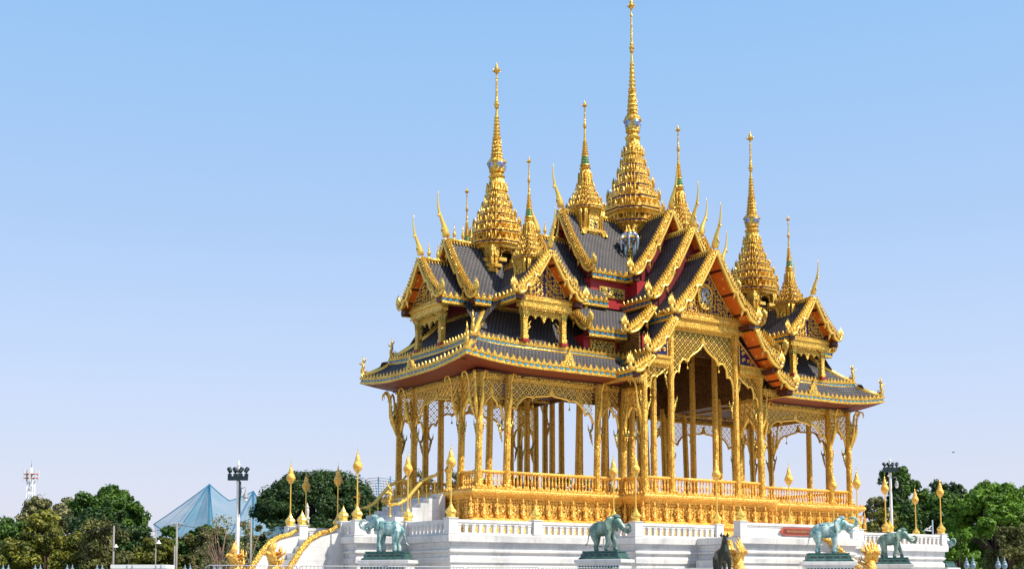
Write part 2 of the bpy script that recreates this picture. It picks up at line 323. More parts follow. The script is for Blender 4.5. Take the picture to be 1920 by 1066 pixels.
for sx in (-1, 1):
    for sy in (-1, 1):
        for x in (X1, X2, X3, X4): column(sx*x, sy*YB, 5.75)
        for x in (X1, X2, X3, X4): column(sx*x, sy*YA, 5.75 if x == X1 else 5.9)
        column(sx*4.09, sy*5.61, 6.85, True, .004); column(sx*2.3, sy*5.61, 8.85, True, .004)
        column(sx*2.2, sy*4.1, 8.2, False, .004); column(sx*2.2, sy*2.3, 8.2, False, .004)
# arch tracery panels
def arch_panel(W, curve, ztop, pend, pitch=.37, mirror=True):
    p = MB(); pts = [(u*W/2, z) for u, z in curve]
    if mirror: pts = [(-x, z) for x, z in pts[::-1] if x > 0]+pts
    def zc(x):
        for i in range(len(pts)-1):
            if pts[i][0] <= x <= pts[i+1][0]:
                t = (x-pts[i][0])/max(1e-6, pts[i+1][0]-pts[i][0]); return pts[i][1]+(pts[i+1][1]-pts[i][1])*t
        return 99
    p.tube([(x, 0, z) for x, z in pts], .06, 5, 'smooth', None, 1.2)
    p.box((-W/2, -.05, ztop-.06), (W/2, .05, ztop+.14), 'gold')
    h = pitch/2; nx = int(W/h)+1; zmin = min(z for _, z in pts); nz = int((ztop-zmin)/h)+1; x0 = -W/2
    for i in range(nx+1):
        for j in range(nz+1):
            x = x0+i*h; z = ztop-j*h
            if (i+j) % 2 == 0:
                for dx in (h, -h):
                    xm, zm = x+dx/2, z-h/2
                    if -W/2 < xm < W/2 and zm > zc(xm)+.02:
                        T = Matrix.Translation((xm, 0, zm)) @ Matrix.Rotation(math.atan2(h, dx), 4, 'Y'); l = h*.72
                        p.cbox((0, 0, 0), (l, .018, .0175), 'smooth', T)
            elif -W/2+.03 < x < W/2-.03 and zc(x)+.04 < z < ztop-.03:
                p.cbox((0, 0, 0), (.030, .02, .030), 'smooth', Matrix.Translation((x, 0, z)) @ Matrix.Rotation(PI/4, 4, 'Y'))
    for x, z, l in pend:
        for sx in ((-1, 1) if mirror else (1,)):
            p.lathe([(.015,0),(.022,-.05),(.012,-.12),(.012,-l*.6),(.03,-l*.75),(.07,-l),(.01,-l)][::-1], 6, 'gold', (sx*x, 0, z))
    if mirror: p.plate([(a_*.28, zc(0)+z_*.42) for a_, z_ in LEAF], .1, 'gold')
    # flame ornament hanging against each column
    zl = pts[-1][1]; ends = (-1, 1)
    for sx in ends:
        z0 = (pts[0] if sx < 0 else pts[-1])[1]; xe = sx*W/2
        p.tube([(xe-sx*.03, 0, z0+.1), (xe-sx*.07, 0, z0-.25), (xe-sx*.17, 0, z0-.42), (xe-sx*.30, 0, z0-.30), (xe-sx*.34, 0, z0-.02)], [.05,.06,.055,.05,.008], 5, 'carved', None, .7)
        p.tube([(xe-sx*.22, 0, z0-.38), (xe-sx*.16, 0, z0-.62), (xe-sx*.05, 0, z0-1.1)], [.06,.07,.02], 5, 'carved', None, .7)
        for k in range(4): p.tube([(xe-sx*.08, 0, z0-.55-k*.1), (xe-sx*.20, 0, z0-.60-k*.11)], [.03,.004], 4, 'carved')
        p.cbox((xe-sx*.16, 0, z0-.30), (.04, .03, .04), 'green')
    return p.mesh('tracery_arch')
WIDE = [(0,5.24),(.10,5.17),(.25,5.14),(.39,5.08),(.43,4.98),(.46,5.06),(.56,5.06),(.68,4.9),(.78,4.6),(.815,4.36),(.85,4.48),(.92,4.42),(.97,4.2),(1,3.95)]
SMALL = [(0,4.98),(.15,4.85),(.38,4.7),(.50,4.58),(.53,4.42),(.62,4.52),(.78,4.45),(.92,4.15),(1,3.8)]
TALL = [(0,8.45),(.07,8.25),(.16,8.06),(.30,7.86),(.42,7.7),(.49,7.45),(.52,7.42),(.57,7.52),(.67,7.5),(.76,7.25),(.79,6.78),(.86,6.85),(.93,6.7),(.98,6.35),(1,5.6)]
HALF = [(-1,5.35),(-.95,5.75),(-.8,5.92),(-.66,5.9),(-.6,5.75),(-.58,6.1),(-.45,6.42),(-.2,6.5),(-.05,6.4),(.02,6.5),(.3,6.62),(.7,6.85),(1,7.0)]
GAP = .26
wide = arch_panel(X2-X3-GAP, WIDE, 5.80, [(1.13, 4.98, .42)]); small = arch_panel(X1-X2-GAP, SMALL, 5.80, [])
tall = arch_panel(4.6-GAP, TALL, 9.05, [(1.10, 7.45, .42)]); half = arch_panel(1.79-GAP, HALF, 6.98, [(-.45, 5.8, .4)], .37, False)
halfm = arch_panel(1.79-GAP, [(-u, z) for u, z in HALF[::-1]], 6.98, [(.45, 5.8, .4)], .37, False)
sidew = arch_panel(2*YA-GAP, WIDE, 5.80, [(.98, 4.98, .42)])
def bays(me, kind):
    pass
def panel(me, x, y, rz=0): put(me, 'tracery_arch', PAV, (x, y, 0), (0, 0, rz))
for sx in (-1, 1):
    for sy in (-1, 1):
        yy = sy*(YB-.06)
        panel(wide, sx*(X2+X3)/2, yy); panel(small, sx*(X1+X2)/2, yy); panel(small, sx*(X3+X4)/2, yy)
        panel(small, sx*(X1-.06), sy*(YA+YB)/2, PI/2); panel(small, sx*4.12, sy*(YB+5.61)/2, PI/2)
    panel(sidew, sx*(X1-.06), 0, PI/2)
for sy in (-1, 1):
    panel(tall, 0, sy*5.61); panel(half, -3.195, sy*5.61); panel(halfm, 3.195, sy*5.61)
# naga brackets from the columns to the eaves
k_ = MB()
k_.tube([(0,0,3.35),(-.10,0,3.7),(-.24,0,4.05),(-.33,0,4.4),(-.36,0,4.8),(-.38,0,5.15),(-.46,0,5.45),(-.60,0,5.62),(-.74,0,5.55),(-.78,0,5.38),(-.74,0,5.22)], [.03,.07,.09,.085,.06,.05,.055,.065,.055,.035,.01], 6, 'gold')
for i in range(7):
    t = i/6; k_.tube([(-.08-.38*t, 0, 3.75+1.4*t), (.0-.34*t, 0, 3.95+1.5*t)], [.04, .006], 4, 'carved', None, .6)
k_.tube([(-.05,0,3.9),(-.0,0,4.4),(-.08,0,4.8),(-.04,0,5.1)], [.10,.13,.08,.01], 5, 'carved', None, .5)
bk = k_.mesh('naga_bracket')
def bracket(x, y, rz, dz=0): put(bk, 'naga_bracket', PAV, (x, y, dz+.36), (0, 0, rz))
for sx in (-1, 1):
    for x in (X2, X3, X4): bracket(sx*x, -(YB+.12), PI/2)
    for y in (-YA, YA): bracket(sx*(X1+.12), y, 0 if sx < 0 else PI)
    for sy in (-1, 1):
        bracket(sx*X1, sy*(YB+.12), PI/2 if sy < 0 else -PI/2); bracket(sx*(X1+.12), sy*YB, 0 if sx < 0 else PI)
        bracket(sx*(X1+.1), sy*(YB+.1), math.atan2(-sy, -sx))
    bracket(sx*4.2, -5.61, 0 if sx < 0 else PI, .25)
# balustrades
def balu_mesh(W):
    p = MB(); p.tube([(-W/2, 0, .88), (W/2, 0, .88)], .085, 8, 'base', None, 1, True); p.box((-W/2, -.07, 0), (W/2, .07, .07), 'base')
    n = max(2, round(W/.21))
    for i in range(n): p.lathe([(.06,.05),(.075,.10),(.04,.2),(.03,.26),(.05,.34),(.06,.40),(.045,.44),(.065,.48),(.04,.52),(.03,.62),(.045,.72),(.06,.80)], 6, 'base', (-W/2+W*(i+.5)/n, 0, 0))
    deco(p, (-W/2, -.08), (W/2, -.08), 0, .07, .07, .20, .40, None, .04, 0, 0, 0, 'base'); return p.mesh('balustrade')
bw, bs, bt, bo, bsd = balu_mesh(X2-X3-.3), balu_mesh(X1-X2-.3), balu_mesh(4.3), balu_mesh(1.49), balu_mesh(X1-X2-.3)
def bal(me, x, y, rz=0): put(me, 'balustrade', PAV, (x, y, FL), (0, 0, rz))
for sx in (-1, 1):
    for sy in (-1, 1):
        bal(bw, sx*(X2+X3)/2, sy*YB); bal(bs, sx*(X1+X2)/2, sy*YB); bal(bs, sx*(X3+X4)/2, sy*YB); bal(bo, sx*3.195, sy*5.61)
        bal(bs, sx*X1, sy*(YA+YB)/2, PI/2); bal(bs, sx*4.12, sy*(YB+5.61)/2, PI/2)
bal(bt, 0, -5.61)
bal(balu_mesh(2*YA-.3), X1, 0, PI/2)
# ceilings and inner beams
b = MB()
for sx in (-1, 1):
    x0, x1 = sorted((sx*13.2, sx*4.15)); b.box((x0, -4.25, 6.02), (x1, 4.25, 6.1), 'dred')
    for y in (-3.9, -2.32, 2.32, 3.9): b.box((x0, y-.09, 5.90), (x1, y+.09, 6.02), 'carved')
    for x in (13.0, 11.38, 5.86): b.box((sx*x-.085, -3.8, 5.91), (sx*x+.085, 3.8, 6.015), 'carved')
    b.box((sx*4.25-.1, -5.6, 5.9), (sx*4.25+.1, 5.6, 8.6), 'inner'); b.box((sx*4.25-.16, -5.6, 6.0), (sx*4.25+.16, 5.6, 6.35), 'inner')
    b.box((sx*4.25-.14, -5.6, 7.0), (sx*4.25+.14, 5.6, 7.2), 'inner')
b.box((-4.3, -5.6, 8.5), (4.3, 5.6, 8.6), 'dred')
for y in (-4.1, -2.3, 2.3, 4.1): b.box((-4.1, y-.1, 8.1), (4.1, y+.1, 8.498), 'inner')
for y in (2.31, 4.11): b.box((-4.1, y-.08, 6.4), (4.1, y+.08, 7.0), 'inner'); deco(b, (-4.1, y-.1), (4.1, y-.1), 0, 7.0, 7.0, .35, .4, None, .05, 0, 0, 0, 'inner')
b.part('ceiling', PAV)
# ---- roofs
EZ = 6.18
def zr_up(x, y):                # upturned outer corners of the lower eave
    d = math.hypot(14.58-min(14.58, abs(x)), 5.39-min(5.39, abs(y)))
    return .36*max(0, 1-d/4.2)**2
for sx in (-1, 1):
    def q(p): return [(x*sx, y) for x, y in (p if sx < 0 else p[::-1])]
    # lower skirt
    b = MB(); P1 = sub([(4.6, 5.39),(14.58, 5.39),(14.58,-5.39),(4.6,-5.39)] if sx > 0 else [(4.6,-5.39),(14.58,-5.39),(14.58,5.39),(4.6,5.39)], .7)
    path = [(sx*x, y) for x, y in P1][::-1] 
    # orientation: counter-clockwise seen from above
    if sx > 0: path = [(x, y) for x, y in P1][::-1]
    else: path = [(-x, y) for x, y in P1][::-1]
    sweep(b, path, [(-1.45, EZ-.12, 'eave_red'), (-.06, EZ-.02, 'gold'), (0, EZ, 'gold'), (0, EZ+.10, 'gold'), (-.05, EZ+.11), (-.05, EZ+.22), (0, EZ+.23), (.02, EZ+.33), (-.10, EZ+.35, 'tile'), (-.5, EZ+.62, 'tile'), (-.95, EZ+.98, 'tile'), (-1.12, EZ+1.16, 'gold'), (-1.2, EZ+1.16)], False, 'gold', zr_up, True)
    for i in range(len(path)-1):
        deco(b, path[i], path[i+1], 0, EZ+.33+zr_up(*path[i]), EZ+.33+zr_up(*path[i+1]), .21, .31, 'blue', .06, -.17, -.03, -.04)
    for y in (-1, 1):
        # ridge roll above the lower skirt, with teeth
        b.tube([(sx*4.7, y*4.22, EZ+1.2), (sx*13.42, y*4.22, EZ+1.2)], .07, 6, 'gold')
    b.tube([(sx*13.42, -4.22, EZ+1.2), (sx*13.42, 4.22, EZ+1.2)], .07, 6, 'gold')
    for y in (-1, 1):
        b.tube([(sx*13.42, y*4.22, EZ+1.25), (sx*14.0, y*4.8, EZ+.95), (sx*14.5, y*5.3, EZ+.72)], [.19, .15, .10], 8, 'smooth')
    e1 = b.part('lower_eave_roof', PAV)
    # small pediment ornaments on the lower eave
    for (x, y, rz) in ((sx*8.6, -5.33, 0), (sx*14.5, -.0, sx*PI/2)):
        g = MB(); g.plate([(-.34,0),(.34,0),(.40,.2),(.25,.3),(.22,.5),(.06,.66),(0,.9),(-.06,.66),(-.22,.5),(-.25,.3),(-.40,.2)], .14, 'gold'); g.plate([(-.18,.06),(.18,.06),(.16,.26),(0,.5),(-.16,.26)], .19, 'carved')
        g.part('eave_antefix', e1, (x, y, EZ+.3), (0, 0, rz))
    # upper hip roof
    b = MB(); UZ = 7.30
    P1 = [(4.4,-4.19),(13.5,-4.19),(13.5,4.19),(4.4,4.19)]; P1 = sub(P1, .8); path = P1 if sx > 0 else [(-x, y) for x, y in P1][::-1]
    zu = lambda x, y: .16*max(0, 1-math.hypot(13.5-min(13.5, abs(x)), 4.19-min(4.19, abs(y)))/3.5)**2
    sweep(b, path, [(-.9, UZ-.15, 'eave_red'), (-.06, UZ-.02), (0, UZ), (0, UZ+.10), (-.05, UZ+.11), (-.05, UZ+.22), (0, UZ+.23), (.02, UZ+.33), (-.10, UZ+.35, 'tile'), (-.7, UZ+.82, 'tile'), (-1.4, UZ+1.5, 'tile'), (-2.0, UZ+2.2, 'tile'), (-2.3, UZ+2.65, 'gold'), (-2.4, UZ+2.7)], False, 'gold', zu, True)
    for i in range(len(path)-1):
        deco(b, path[i], path[i+1], 0, UZ+.33+zu(*path[i]), UZ+.33+zu(*path[i+1]), .21, .31, 'blue', .06, -.17, -.03, -.04)
    for y in (-1, 1): b.tube([(sx*11.3, y*1.99, UZ+2.45), (sx*12.1, y*2.79, UZ+1.52), (sx*12.8, y*3.49, UZ+.9), (sx*13.4, y*4.1, UZ+.45)], [.24,.20,.17,.12], 8, 'smooth')
    b.box((min(sx*7.0, sx*11.5), -2.1, UZ+1.9), (max(sx*7.0, sx*11.5), 2.1, UZ+2.6), 'carved')
    b.part('hip_roof', PAV)
# corner naga finials of both eaves
nf = MB(); nf.tube([(0,0,.05),(.22,0,.08),(.42,0,.2),(.48,0,.42),(.40,0,.62),(.44,0,.80)], [.07,.11,.12,.10,.08,.10], 6, 'gold'); nf.tube([(.44,0,.8),(.60,0,.78),(.66,0,.84)], [.07,.04,.01], 5, 'gold')
nf.tube([(.42,0,.85),(.40,0,1.0),(.46,0,1.25)], [.07,.05,.004], 5, 'gold'); nf.tube([(.36,0,.85),(.28,0,1.0),(.24,0,1.1)], [.04,.03,.004], 5, 'gold')
for i in range(4): nf.tube([(.05+.09*i,0,.18+.03*i),(.0+.09*i,0,.38+.05*i)], [.06,.006], 4, 'carved')
nf.cbox((-.1, 0, .35), (.03, .02, .07), 'red'); nfm = nf.mesh('naga_finial')
for sx in (-1, 1):
    for sy in (-1, 1):
        put(nfm, 'naga_finial', PAV, (sx*14.15, sy*4.98, EZ+.64), (0, 0, math.atan2(sy, sx))); put(nfm, 'naga_finial', PAV, (sx*13.1, sy*3.8, 7.80), (0, 0, math.atan2(sy, sx)), .92)
# red wall band between the two eave tiers, round the centre block
b = MB()
for sx in (-1, 1):
    b.box((min(sx*4.4, sx*6.6), -3.9, 7.5), (max(sx*4.4, sx*6.6), 3.9, 8.55), 'red'); b.box((min(sx*4.6, sx*6.2), -3.97, 7.82), (max(sx*4.6, sx*6.2), 3.97, 8.34), 'gold'); b.box((min(sx*4.68, sx*6.12), -3.99, 7.87), (max(sx*4.68, sx*6.12), 3.99, 8.29), 'relief')
    for sy in (-1, 1):
        b.box((min(sx*3.95, sx*4.25), min(sy*3.8, sy*5.6), 7.3), (max(sx*3.95, sx*4.25), max(sy*3.8, sy*5.6), 8.55), 'red')
b.box((-5.0, -2.45, 10.5), (5.0, 2.45, 12.05), 'red'); b.box((-2.45, -3.2, 10.5), (2.45, 3.2, 12.05), 'red')
for sx in (-1, 1): b.box((min(sx*2.75, sx*4.45), -2.52, 11.05), (max(sx*2.75, sx*4.45), 2.52, 11.62), 'gold'); b.box((min(sx*2.83, sx*4.37), -2.54, 11.1), (max(sx*2.83, sx*4.37), 2.54, 11.57), 'relief')
b.part('clerestory_wall', PAV)
def curve(w, zr, ze, k=.30, n=10):
    return [(w*i/n, zr-(zr-ze)*((1+k)*i/n-k*(i/n)**2)) for i in range(n+1)]
AX = {'+x': 0, '-x': PI, '+y': PI/2, '-y': -PI/2}
def off2(pts, o):
    out = []
    for i in range(len(pts)):
        a = pts[max(i-1, 0)]; c = pts[min(i+1, len(pts)-1)]; d = Vector((c[0]-a[0], c[1]-a[1])).normalized(); out.append((pts[i][0]-d.y*o, pts[i][1]+d.x*o))
    return out
def dens(cv, k=3):
    out = []
    for i in range(len(cv)-1): out += [(cv[i][0]+(cv[i+1][0]-cv[i][0])*j/k, cv[i][1]+(cv[i+1][1]-cv[i][1])*j/k) for j in range(k)]
    return out+[cv[-1]]
def bargeboard(p, cv, th, lobes=(.52, .78, 1.0), leaf=.20):
    """one side: cv from the top (x=0) down to the foot, in plane y=0; returns foot point"""
    cv = dens(cv); up = off2(cv, .12); n = len(cv); lo = []
    for i in range(n):
        t = i/(n-1); wv = .16
        for q0, q1 in ((0, lobes[0]), (lobes[0], lobes[1]), (lobes[1], lobes[2])):
            if q0 <= t <= q1 and q1 > q0: s_ = (t-q0)/(q1-q0); wv = .08+.20*math.sin(PI*min(1, s_))**.9*(.8 if q0 else .35)+(.20*s_**3 if q1 < 1 else .04*s_)
        lo.append(wv)
    lw = [off2(cv, -w_)[i] for i, w_ in enumerate(lo)]
    p.plate(up+lw[::-1], th, 'gold'); p.tube([(x, -th/2-.01, z) for x, z in off2(cv, .02)], .05, 5, 'carved'); p.tube([(x, -th/2-.015, z) for x, z in off2(lw, .03)], .075, 6, 'smooth')
    # flame leaves along the upper edge
    seg = [0]
    for i in range(n-1): seg.append(seg[-1]+math.hypot(up[i+1][0]-up[i][0], up[i+1][1]-up[i][1]))
    k = int(seg[-1]/.19)
    for j in range(1, k+1):
        s_ = seg[-1]*j/(k+1); i = max(q for q in range(n-1) if seg[q] <= s_); t = (s_-seg[i])/(seg[i+1]-seg[i]); x = up[i][0]+(up[i+1][0]-up[i][0])*t; z = up[i][1]+(up[i+1][1]-up[i][1])*t
        d = Vector((up[i+1][0]-up[i][0], up[i+1][1]-up[i][1])).normalized()
        p.plate([(x-d.x*.08, z-d.y*.08), (x+d.x*.08, z+d.y*.08), (x-d.y*leaf-d.x*.06, z+d.x*leaf-d.y*.06+.05)], th*.6, 'gold')
    for q0 in lobes[:2]:
        i = int(q0*(n-1)); x, z = lw[i]
        p.tube([(x+.02, 0, z+.14), (x-.04, 0, z-.10), (x-.14, 0, z-.36)], [.12,.10,.01], 5, 'smooth', None, .7); p.cbox((x+.07, 0, z+.02), (.06, th*.62, .08), 'red')
    return cv[-1]
def hang_mesh():
    p = MB(); p.tube([(-.3,0,-.02),(0,0,-.10),(.22,0,-.08),(.34,0,.08),(.32,0,.3)], [.10,.13,.14,.13,.12], 6, 'smooth')
    for dx, h, lean in ((-.10,.42,-.05),(.0,.62,-.02),(.10,.80,.0),(.20,.66,.05),(.27,.46,.12)):
        p.tube([(.20+dx,0,.25),(.22+dx+lean*.3,0,.25+h*.45),(.18+dx+lean,0,.25+h)], [.10,.08,.004], 5, 'smooth')
    for dx, z in ((.42,.0),(.46,.14),(.44,.28)): p.tube([(.28,0,z),(dx,0,z+.02),(dx+.10,0,z+.12)], [.07,.05,.004], 4, 'carved')
    p.cbox((.30,-.02,.10),(.05,.12,.04),'red'); return p.mesh('hang_hong_finial')
HH = hang_mesh()
def chofa_mesh():
    p = MB(); pts = [(-.05,-.25),(0,0),(.06,.22),(.16,.48),(.27,.72),(.36,.95),(.42,1.2),(.46,1.5),(.475,1.75),(.45,2.0),(.42,2.12)]
    p.tube([(-x, 0, z) for x, z in pts], [.20,.20,.16,.115,.09,.078,.062,.048,.036,.025,.008], 8, 'smooth', None, .8)
    p.tube([(-.36,0,.86),(-.46,0,.82),(-.50,0,.72)], [.09,.055,.005], 5, 'smooth'); p.tube([(-.1,0,.25),(-.22,0,.1),(-.26,0,-.05)],[.1,.06,.01],5,'carved'); return p.mesh('chofa')
CH = chofa_mesh()
tooth = [(0, 0), (.1, 0), (.02, .12)]
def curls(p, w, h, rng, y=0):
    """mirrored scroll relief filling a triangle of half width w and height h"""
    z = .16
    while z < h-.25:
        hw = w*(1-z/h)-.12; x = .16
        while x < hw:
            r = .085+.03*rng.random(); a0 = rng.random()*6
            for sx in (-1, 1):
                p.tube([(sx*(x+math.cos(a0+t*.9)*r*(1-t/9)), y, z+math.sin(a0+t*.9)*r*(1-t/9)) for t in range(7)], [.045,.045,.042,.04,.035,.03,.025], 4, 'gold')
            x += .22
        z += .19
def gable(axis, w, zr, ze, a0, a1, over, name='gable_roof', eave=True, ped=True, crest=False, hh=1, ch=1, pz=None, wedge=None, c0=(0, 0), lobes=(.5, .76, 1.0), parent=None, ridge=None, both=True, sides=(1, -1)):
    """roof arm along an axis: local x = along the arm outward ('-y' local), built in local frame where the arm points to -Y.
    wedge=(w1): side skirts only, starting at half width w1"""
    rot = {'-y': 0, '+x': PI/2, '+y': PI, '-x': -PI/2}[axis]; T = Matrix.Rotation(rot, 4, 'Z'); p = MB(); p2 = MB()
    if wedge is None: cv = curve(w, zr, ze)
    else: cv = [(wedge+(w-wedge)*t/6, zr-(zr-ze)*(1.22*t/6-.22*(t/6)**2)) for t in range(7)]
    n = len(cv); e = a1+over
    for sx in sides:
        vs = [(sx*x, -a0, z) for x, z in cv]+[(sx*x, -e, z) for x, z in cv]; ac = [0]
        for i in range(n-1): ac.append(ac[-1]+math.hypot(cv[i+1][0]-cv[i][0], cv[i+1][1]-cv[i][1]))
        fs = [(i, i+1, n+i+1, n+i) if sx < 0 else (i, n+i, n+i+1, i+1) for i in range(n-1)]
        fs = [f[::-1] for f in fs]
        us = []
        for i in range(n-1):
            uu = {i: (a0, ac[i]), i+1: (a0, ac[i+1]), n+i+1: (e, ac[i+1]), n+i: (e, ac[i])}; us.append([uu[k] for k in fs[i]])
        p.add(vs, fs, 'tile', False, None, us)
        c2 = off2(cv, -.12); vs = [(sx*x if x > 0 else 0, -a1+.05, z) for x, z in c2]+[(sx*x if x > 0 else 0, -e, z) for x, z in c2]; p.add(vs, [f[::-1] for f in fs], 'soffit')
        # purlins under the overhang
        for i in range(2, n, 3 if wedge is None else 2):
            x, z = c2[i]; p.box((sx*x-.05, -e+.02, z-.07), (sx*x+.05, -a1, z+.03), 'dred')
        # closing side below the tiles
        x0, z0 = cv[-1]; xi = (wedge or 0)
        p.box((min(sx*(x0-.02), sx*max(xi, x0-.45)), -e+.06, z0-.34), (max(sx*(x0-.02), sx*max(xi, x0-.45)), -a0, z0-.12), 'dred')
        # bargeboard, verge band
        b2 = MB(); ft = bargeboard(b2, cv, .14, lobes) if wedge is None else bargeboard(b2, cv, .14, (.45, .45, 1.0))
        bb = b2.mesh('bargeboard'); Tb = T @ Matrix.Translation((0, -e, 0))
        o = put(bb, 'bargeboard', None); o.parent = None
        if sx < 0: bb.transform(Matrix.Scale(-1, 4, (1, 0, 0))); bb.flip_normals()
        roofkids.append((o, Tb, 'bargeboard'))
        o = put(HH, 'hang_hong_finial'); roofkids.append((o, Tb @ Matrix.Translation((sx*(cv[-1][0]-.03), 0, cv[-1][1]+.08)) @ Matrix.Scale(hh*.82, 4) @ (Matrix.Identity(4) if sx > 0 else Matrix.Rotation(PI, 4, 'Z')), 'hh'))
        p.tube([(sx*x, -e+.25, z) for x, z in off2(cv, .04)], .055, 5, 'gold')
        for i in range(1, int(ac[-1]/.2)):
            s_ = i*.2; k = max(q for q in range(n-1) if ac[q] <= s_); t = (s_-ac[k])/(ac[k+1]-ac[k]); x = cv[k][0]+(cv[k+1][0]-cv[k][0])*t; z = cv[k][1]+(cv[k+1][1]-cv[k][1])*t
            p.tube([(sx*x, -e+.26, z+.03), (sx*(x+.02), -e+.42, z+.05)], [.05,.01], 4, 'gold')
        if eave:
            A, B = ((sx*x0, -a0), (sx*x0, -e+.1)) if sx < 0 else ((sx*x0, -e+.1), (sx*x0, -a0))
            sweep(p, [A, B], [(-.3, z0-.42), (-.06, z0-.42), (0, z0-.40), (0, z0-.28), (-.05, z0-.27), (-.05, z0-.14), (0, z0-.13), (.03, z0-.02), (-.1, z0+.02)], False, 'gold')
            deco(p, A, B, 0, z0-.02, z0-.02, .24, .34, 'blue', .06, -.19, -.03, -.04)
    if wedge is None:
        # body under the tiles with its gable wall
        body = [(-x, z) for x, z in off2(cv, -.10)[::-1] if x > 0]+[(x, z) for x, z in off2(cv, -.10) if x > 0]
        L_ = a1-a0; p.plate([(x, z) for x, z in body]+[(w-.15, ze-.34), (-w+.15, ze-.34)], L_, 'maroon', Matrix.Translation((0, -(a0+a1)/2, 0)))
        # ridge cap and ridge finials
        p.tube([(0, -a0, zr+.06), (0, -e+.12, zr+.06)], .10, 6, 'gold')
        L2 = e-a0; k = max(1, int(L2/.17))
        for i in range(k):
            y = -a0-L2*(i+.5)/k
            for sx in (-1, 1): p.tube([(sx*.10, y, zr-.04), (sx*.18, y+.02, zr-.22)], [.05,.012], 4, 'gold')
        if ridge:
            for q in range(ridge):
                y = -(e-.55-q*.52); p.lathe([(.05,0),(.06,.05),(.03,.12),(.085,.22),(.10,.32),(.05,.42),(.06,.46),(.03,.52),(.035,.56),(.012,.8),(.003,.95)], 8, 'gold', (0, y, zr+.08))
        pl = None
    ro = p.mesh(name); ob = put(ro, name, parent or PAV); ob.matrix_local = Matrix.Translation((c0[0], c0[1], 0)) @ T
    while roofkids:
        o, mm, kk = roofkids.pop(); o.parent = ob; o.matrix_local = T.inverted() @ mm
    if wedge is None:
        o = put(CH, 'chofa', ob); o.matrix_local = Matrix.Translation((0, -e+.02, zr+.42)) @ Matrix.Rotation(PI/2, 4, 'Z') @ Matrix.Scale(ch, 4)
        if ped:
            p = MB(); pz = pz or ze; h = zr-pz-.35; ww = w*(zr-pz)/(zr-ze)*.86; rng = random.Random(7)
            p.plate([(-ww, 0), (ww, 0), (ww*.62, h*.33), (ww*.3, h*.66), (0, h), (-ww*.3, h*.66), (-ww*.62, h*.33)], .06, 'navy_dark')
            curls(p, ww, h, rng, -.05)
            p.tube([(-ww, -.04, .02), (-ww*.62, -.04, h*.33), (-ww*.3, -.04, h*.66), (0, -.04, h), (ww*.3, -.04, h*.66), (ww*.62, -.04, h*.33), (ww, -.04, .02)], .05, 4, 'gold')
            p.box((-ww-.1, -.12, -.12), (ww+.1, .03, .04), 'gold'); po = p.part('pediment', ob, (0, -a1-.06, pz))
            if crest:
                g = MB(); el = [(math.cos(t*PI/12)*.48, math.sin(t*PI/12)*.66) for t in range(24)]; g.plate(el, .10, 'relief'); g.tube([(x*1.02, -.06, z*1.02) for x, z in el+el[:1]], .05, 5, 'gold')
                g.tube([(.24*math.cos(t), -.08, .1+.32*math.sin(t)) for t in [i*.5 for i in range(10)]], .05, 5, 'silver'); g.tube([(-.25,-.08,-.35),(-.05,-.09,-.05),(.2,-.08,.1),(.02,-.09,.35),(-.2,-.08,.15),(.0,-.09,-.2),(.25,-.08,-.35)], .06, 5, 'silver')
                g.tube([(-.1,-.07,-.45),(.1,-.07,-.3),(-.1,-.07,.0)], .03, 5, 'gold'); g.part('crest_medallion', ob, (-.0, -a1-.20, pz+.95))
    return ob
roofkids = []
# centre block, innermost to outermost tier
for ax in ('-x', '+x'):
    gable(ax, 2.75, 16.25, 12.35, 0, 4.75, .45, ridge=0, ped=False, lobes=(.45, .72, 1.0))
    gable(ax, 3.2, 14.55, 10.72, 4.4, 6.35, .42, ridge=2, ped=False)
    for q_ in (1, -1): gable(ax, 4.66, 10.25, 8.75, 2.0, 6.5, .4, name='skirt_roof', wedge=2.95, sides=(q_,))
for ax in ('-y', '+y'):
    gable(ax, 2.75, 16.25, 12.35, 0, 2.85, .45, ridge=0, ped=False, lobes=(.45, .72, 1.0))
    gable(ax, 2.95, 14.85, 10.72, 0, 4.55, .45, ridge=1, ped=False)
    for q_ in (1, -1): gable(ax, 4.55, 10.25, 8.75, 2.0, 4.6, .4, name='skirt_roof', wedge=2.75, sides=(q_,))
    gable(ax, 2.85, 13.25, 9.72, 4.3, 5.6, 1.1, ridge=0, pz=10.0, crest=(ax == '-y'))
    for q_ in (1, -1): gable(ax, 4.5, 9.35, 7.5, 4.3, 5.68, 1.02, name='skirt_roof', wedge=2.8, sides=(q_,))
    for q_ in (1, -1): gable(ax, 5.6, 7.25, 6.45, 4.3, 5.68, 1.02, name='skirt_roof', wedge=4.3, sides=(q_,))
# centre eave of the lower tier wrapping to the wing
# wing cross roofs
for sx in (-1, 1):
    c0 = (sx*S, 0); o_ = '-x' if sx < 0 else '+x'
    gable(o_, 2.75, 13.45, 10.02, 0, 2.75, .42, c0=c0, ridge=3, ped=False)
    gable(o_, 2.05, 12.25, 10.05, 2.5, 4.05, .62, c0=c0, ridge=3, ch=.85, hh=.85)
    for ax in ('-y', '+y'):
        gable(ax, 2.0, 12.25, 10.0, 0, 4.2, .68, c0=c0, ch=.85, hh=.85, ridge=0)
        gable(ax, 2.75, 13.3, 10.0, 0, 2.05, .2, c0=c0, ch=.01, ridge=0, ped=False, hh=.3) if False else None
    gable('+x' if sx < 0 else '-x', 2.75, 13.45, 10.02, 0, 3.2, .4, c0=c0, ridge=0, ped=False, eave=True)
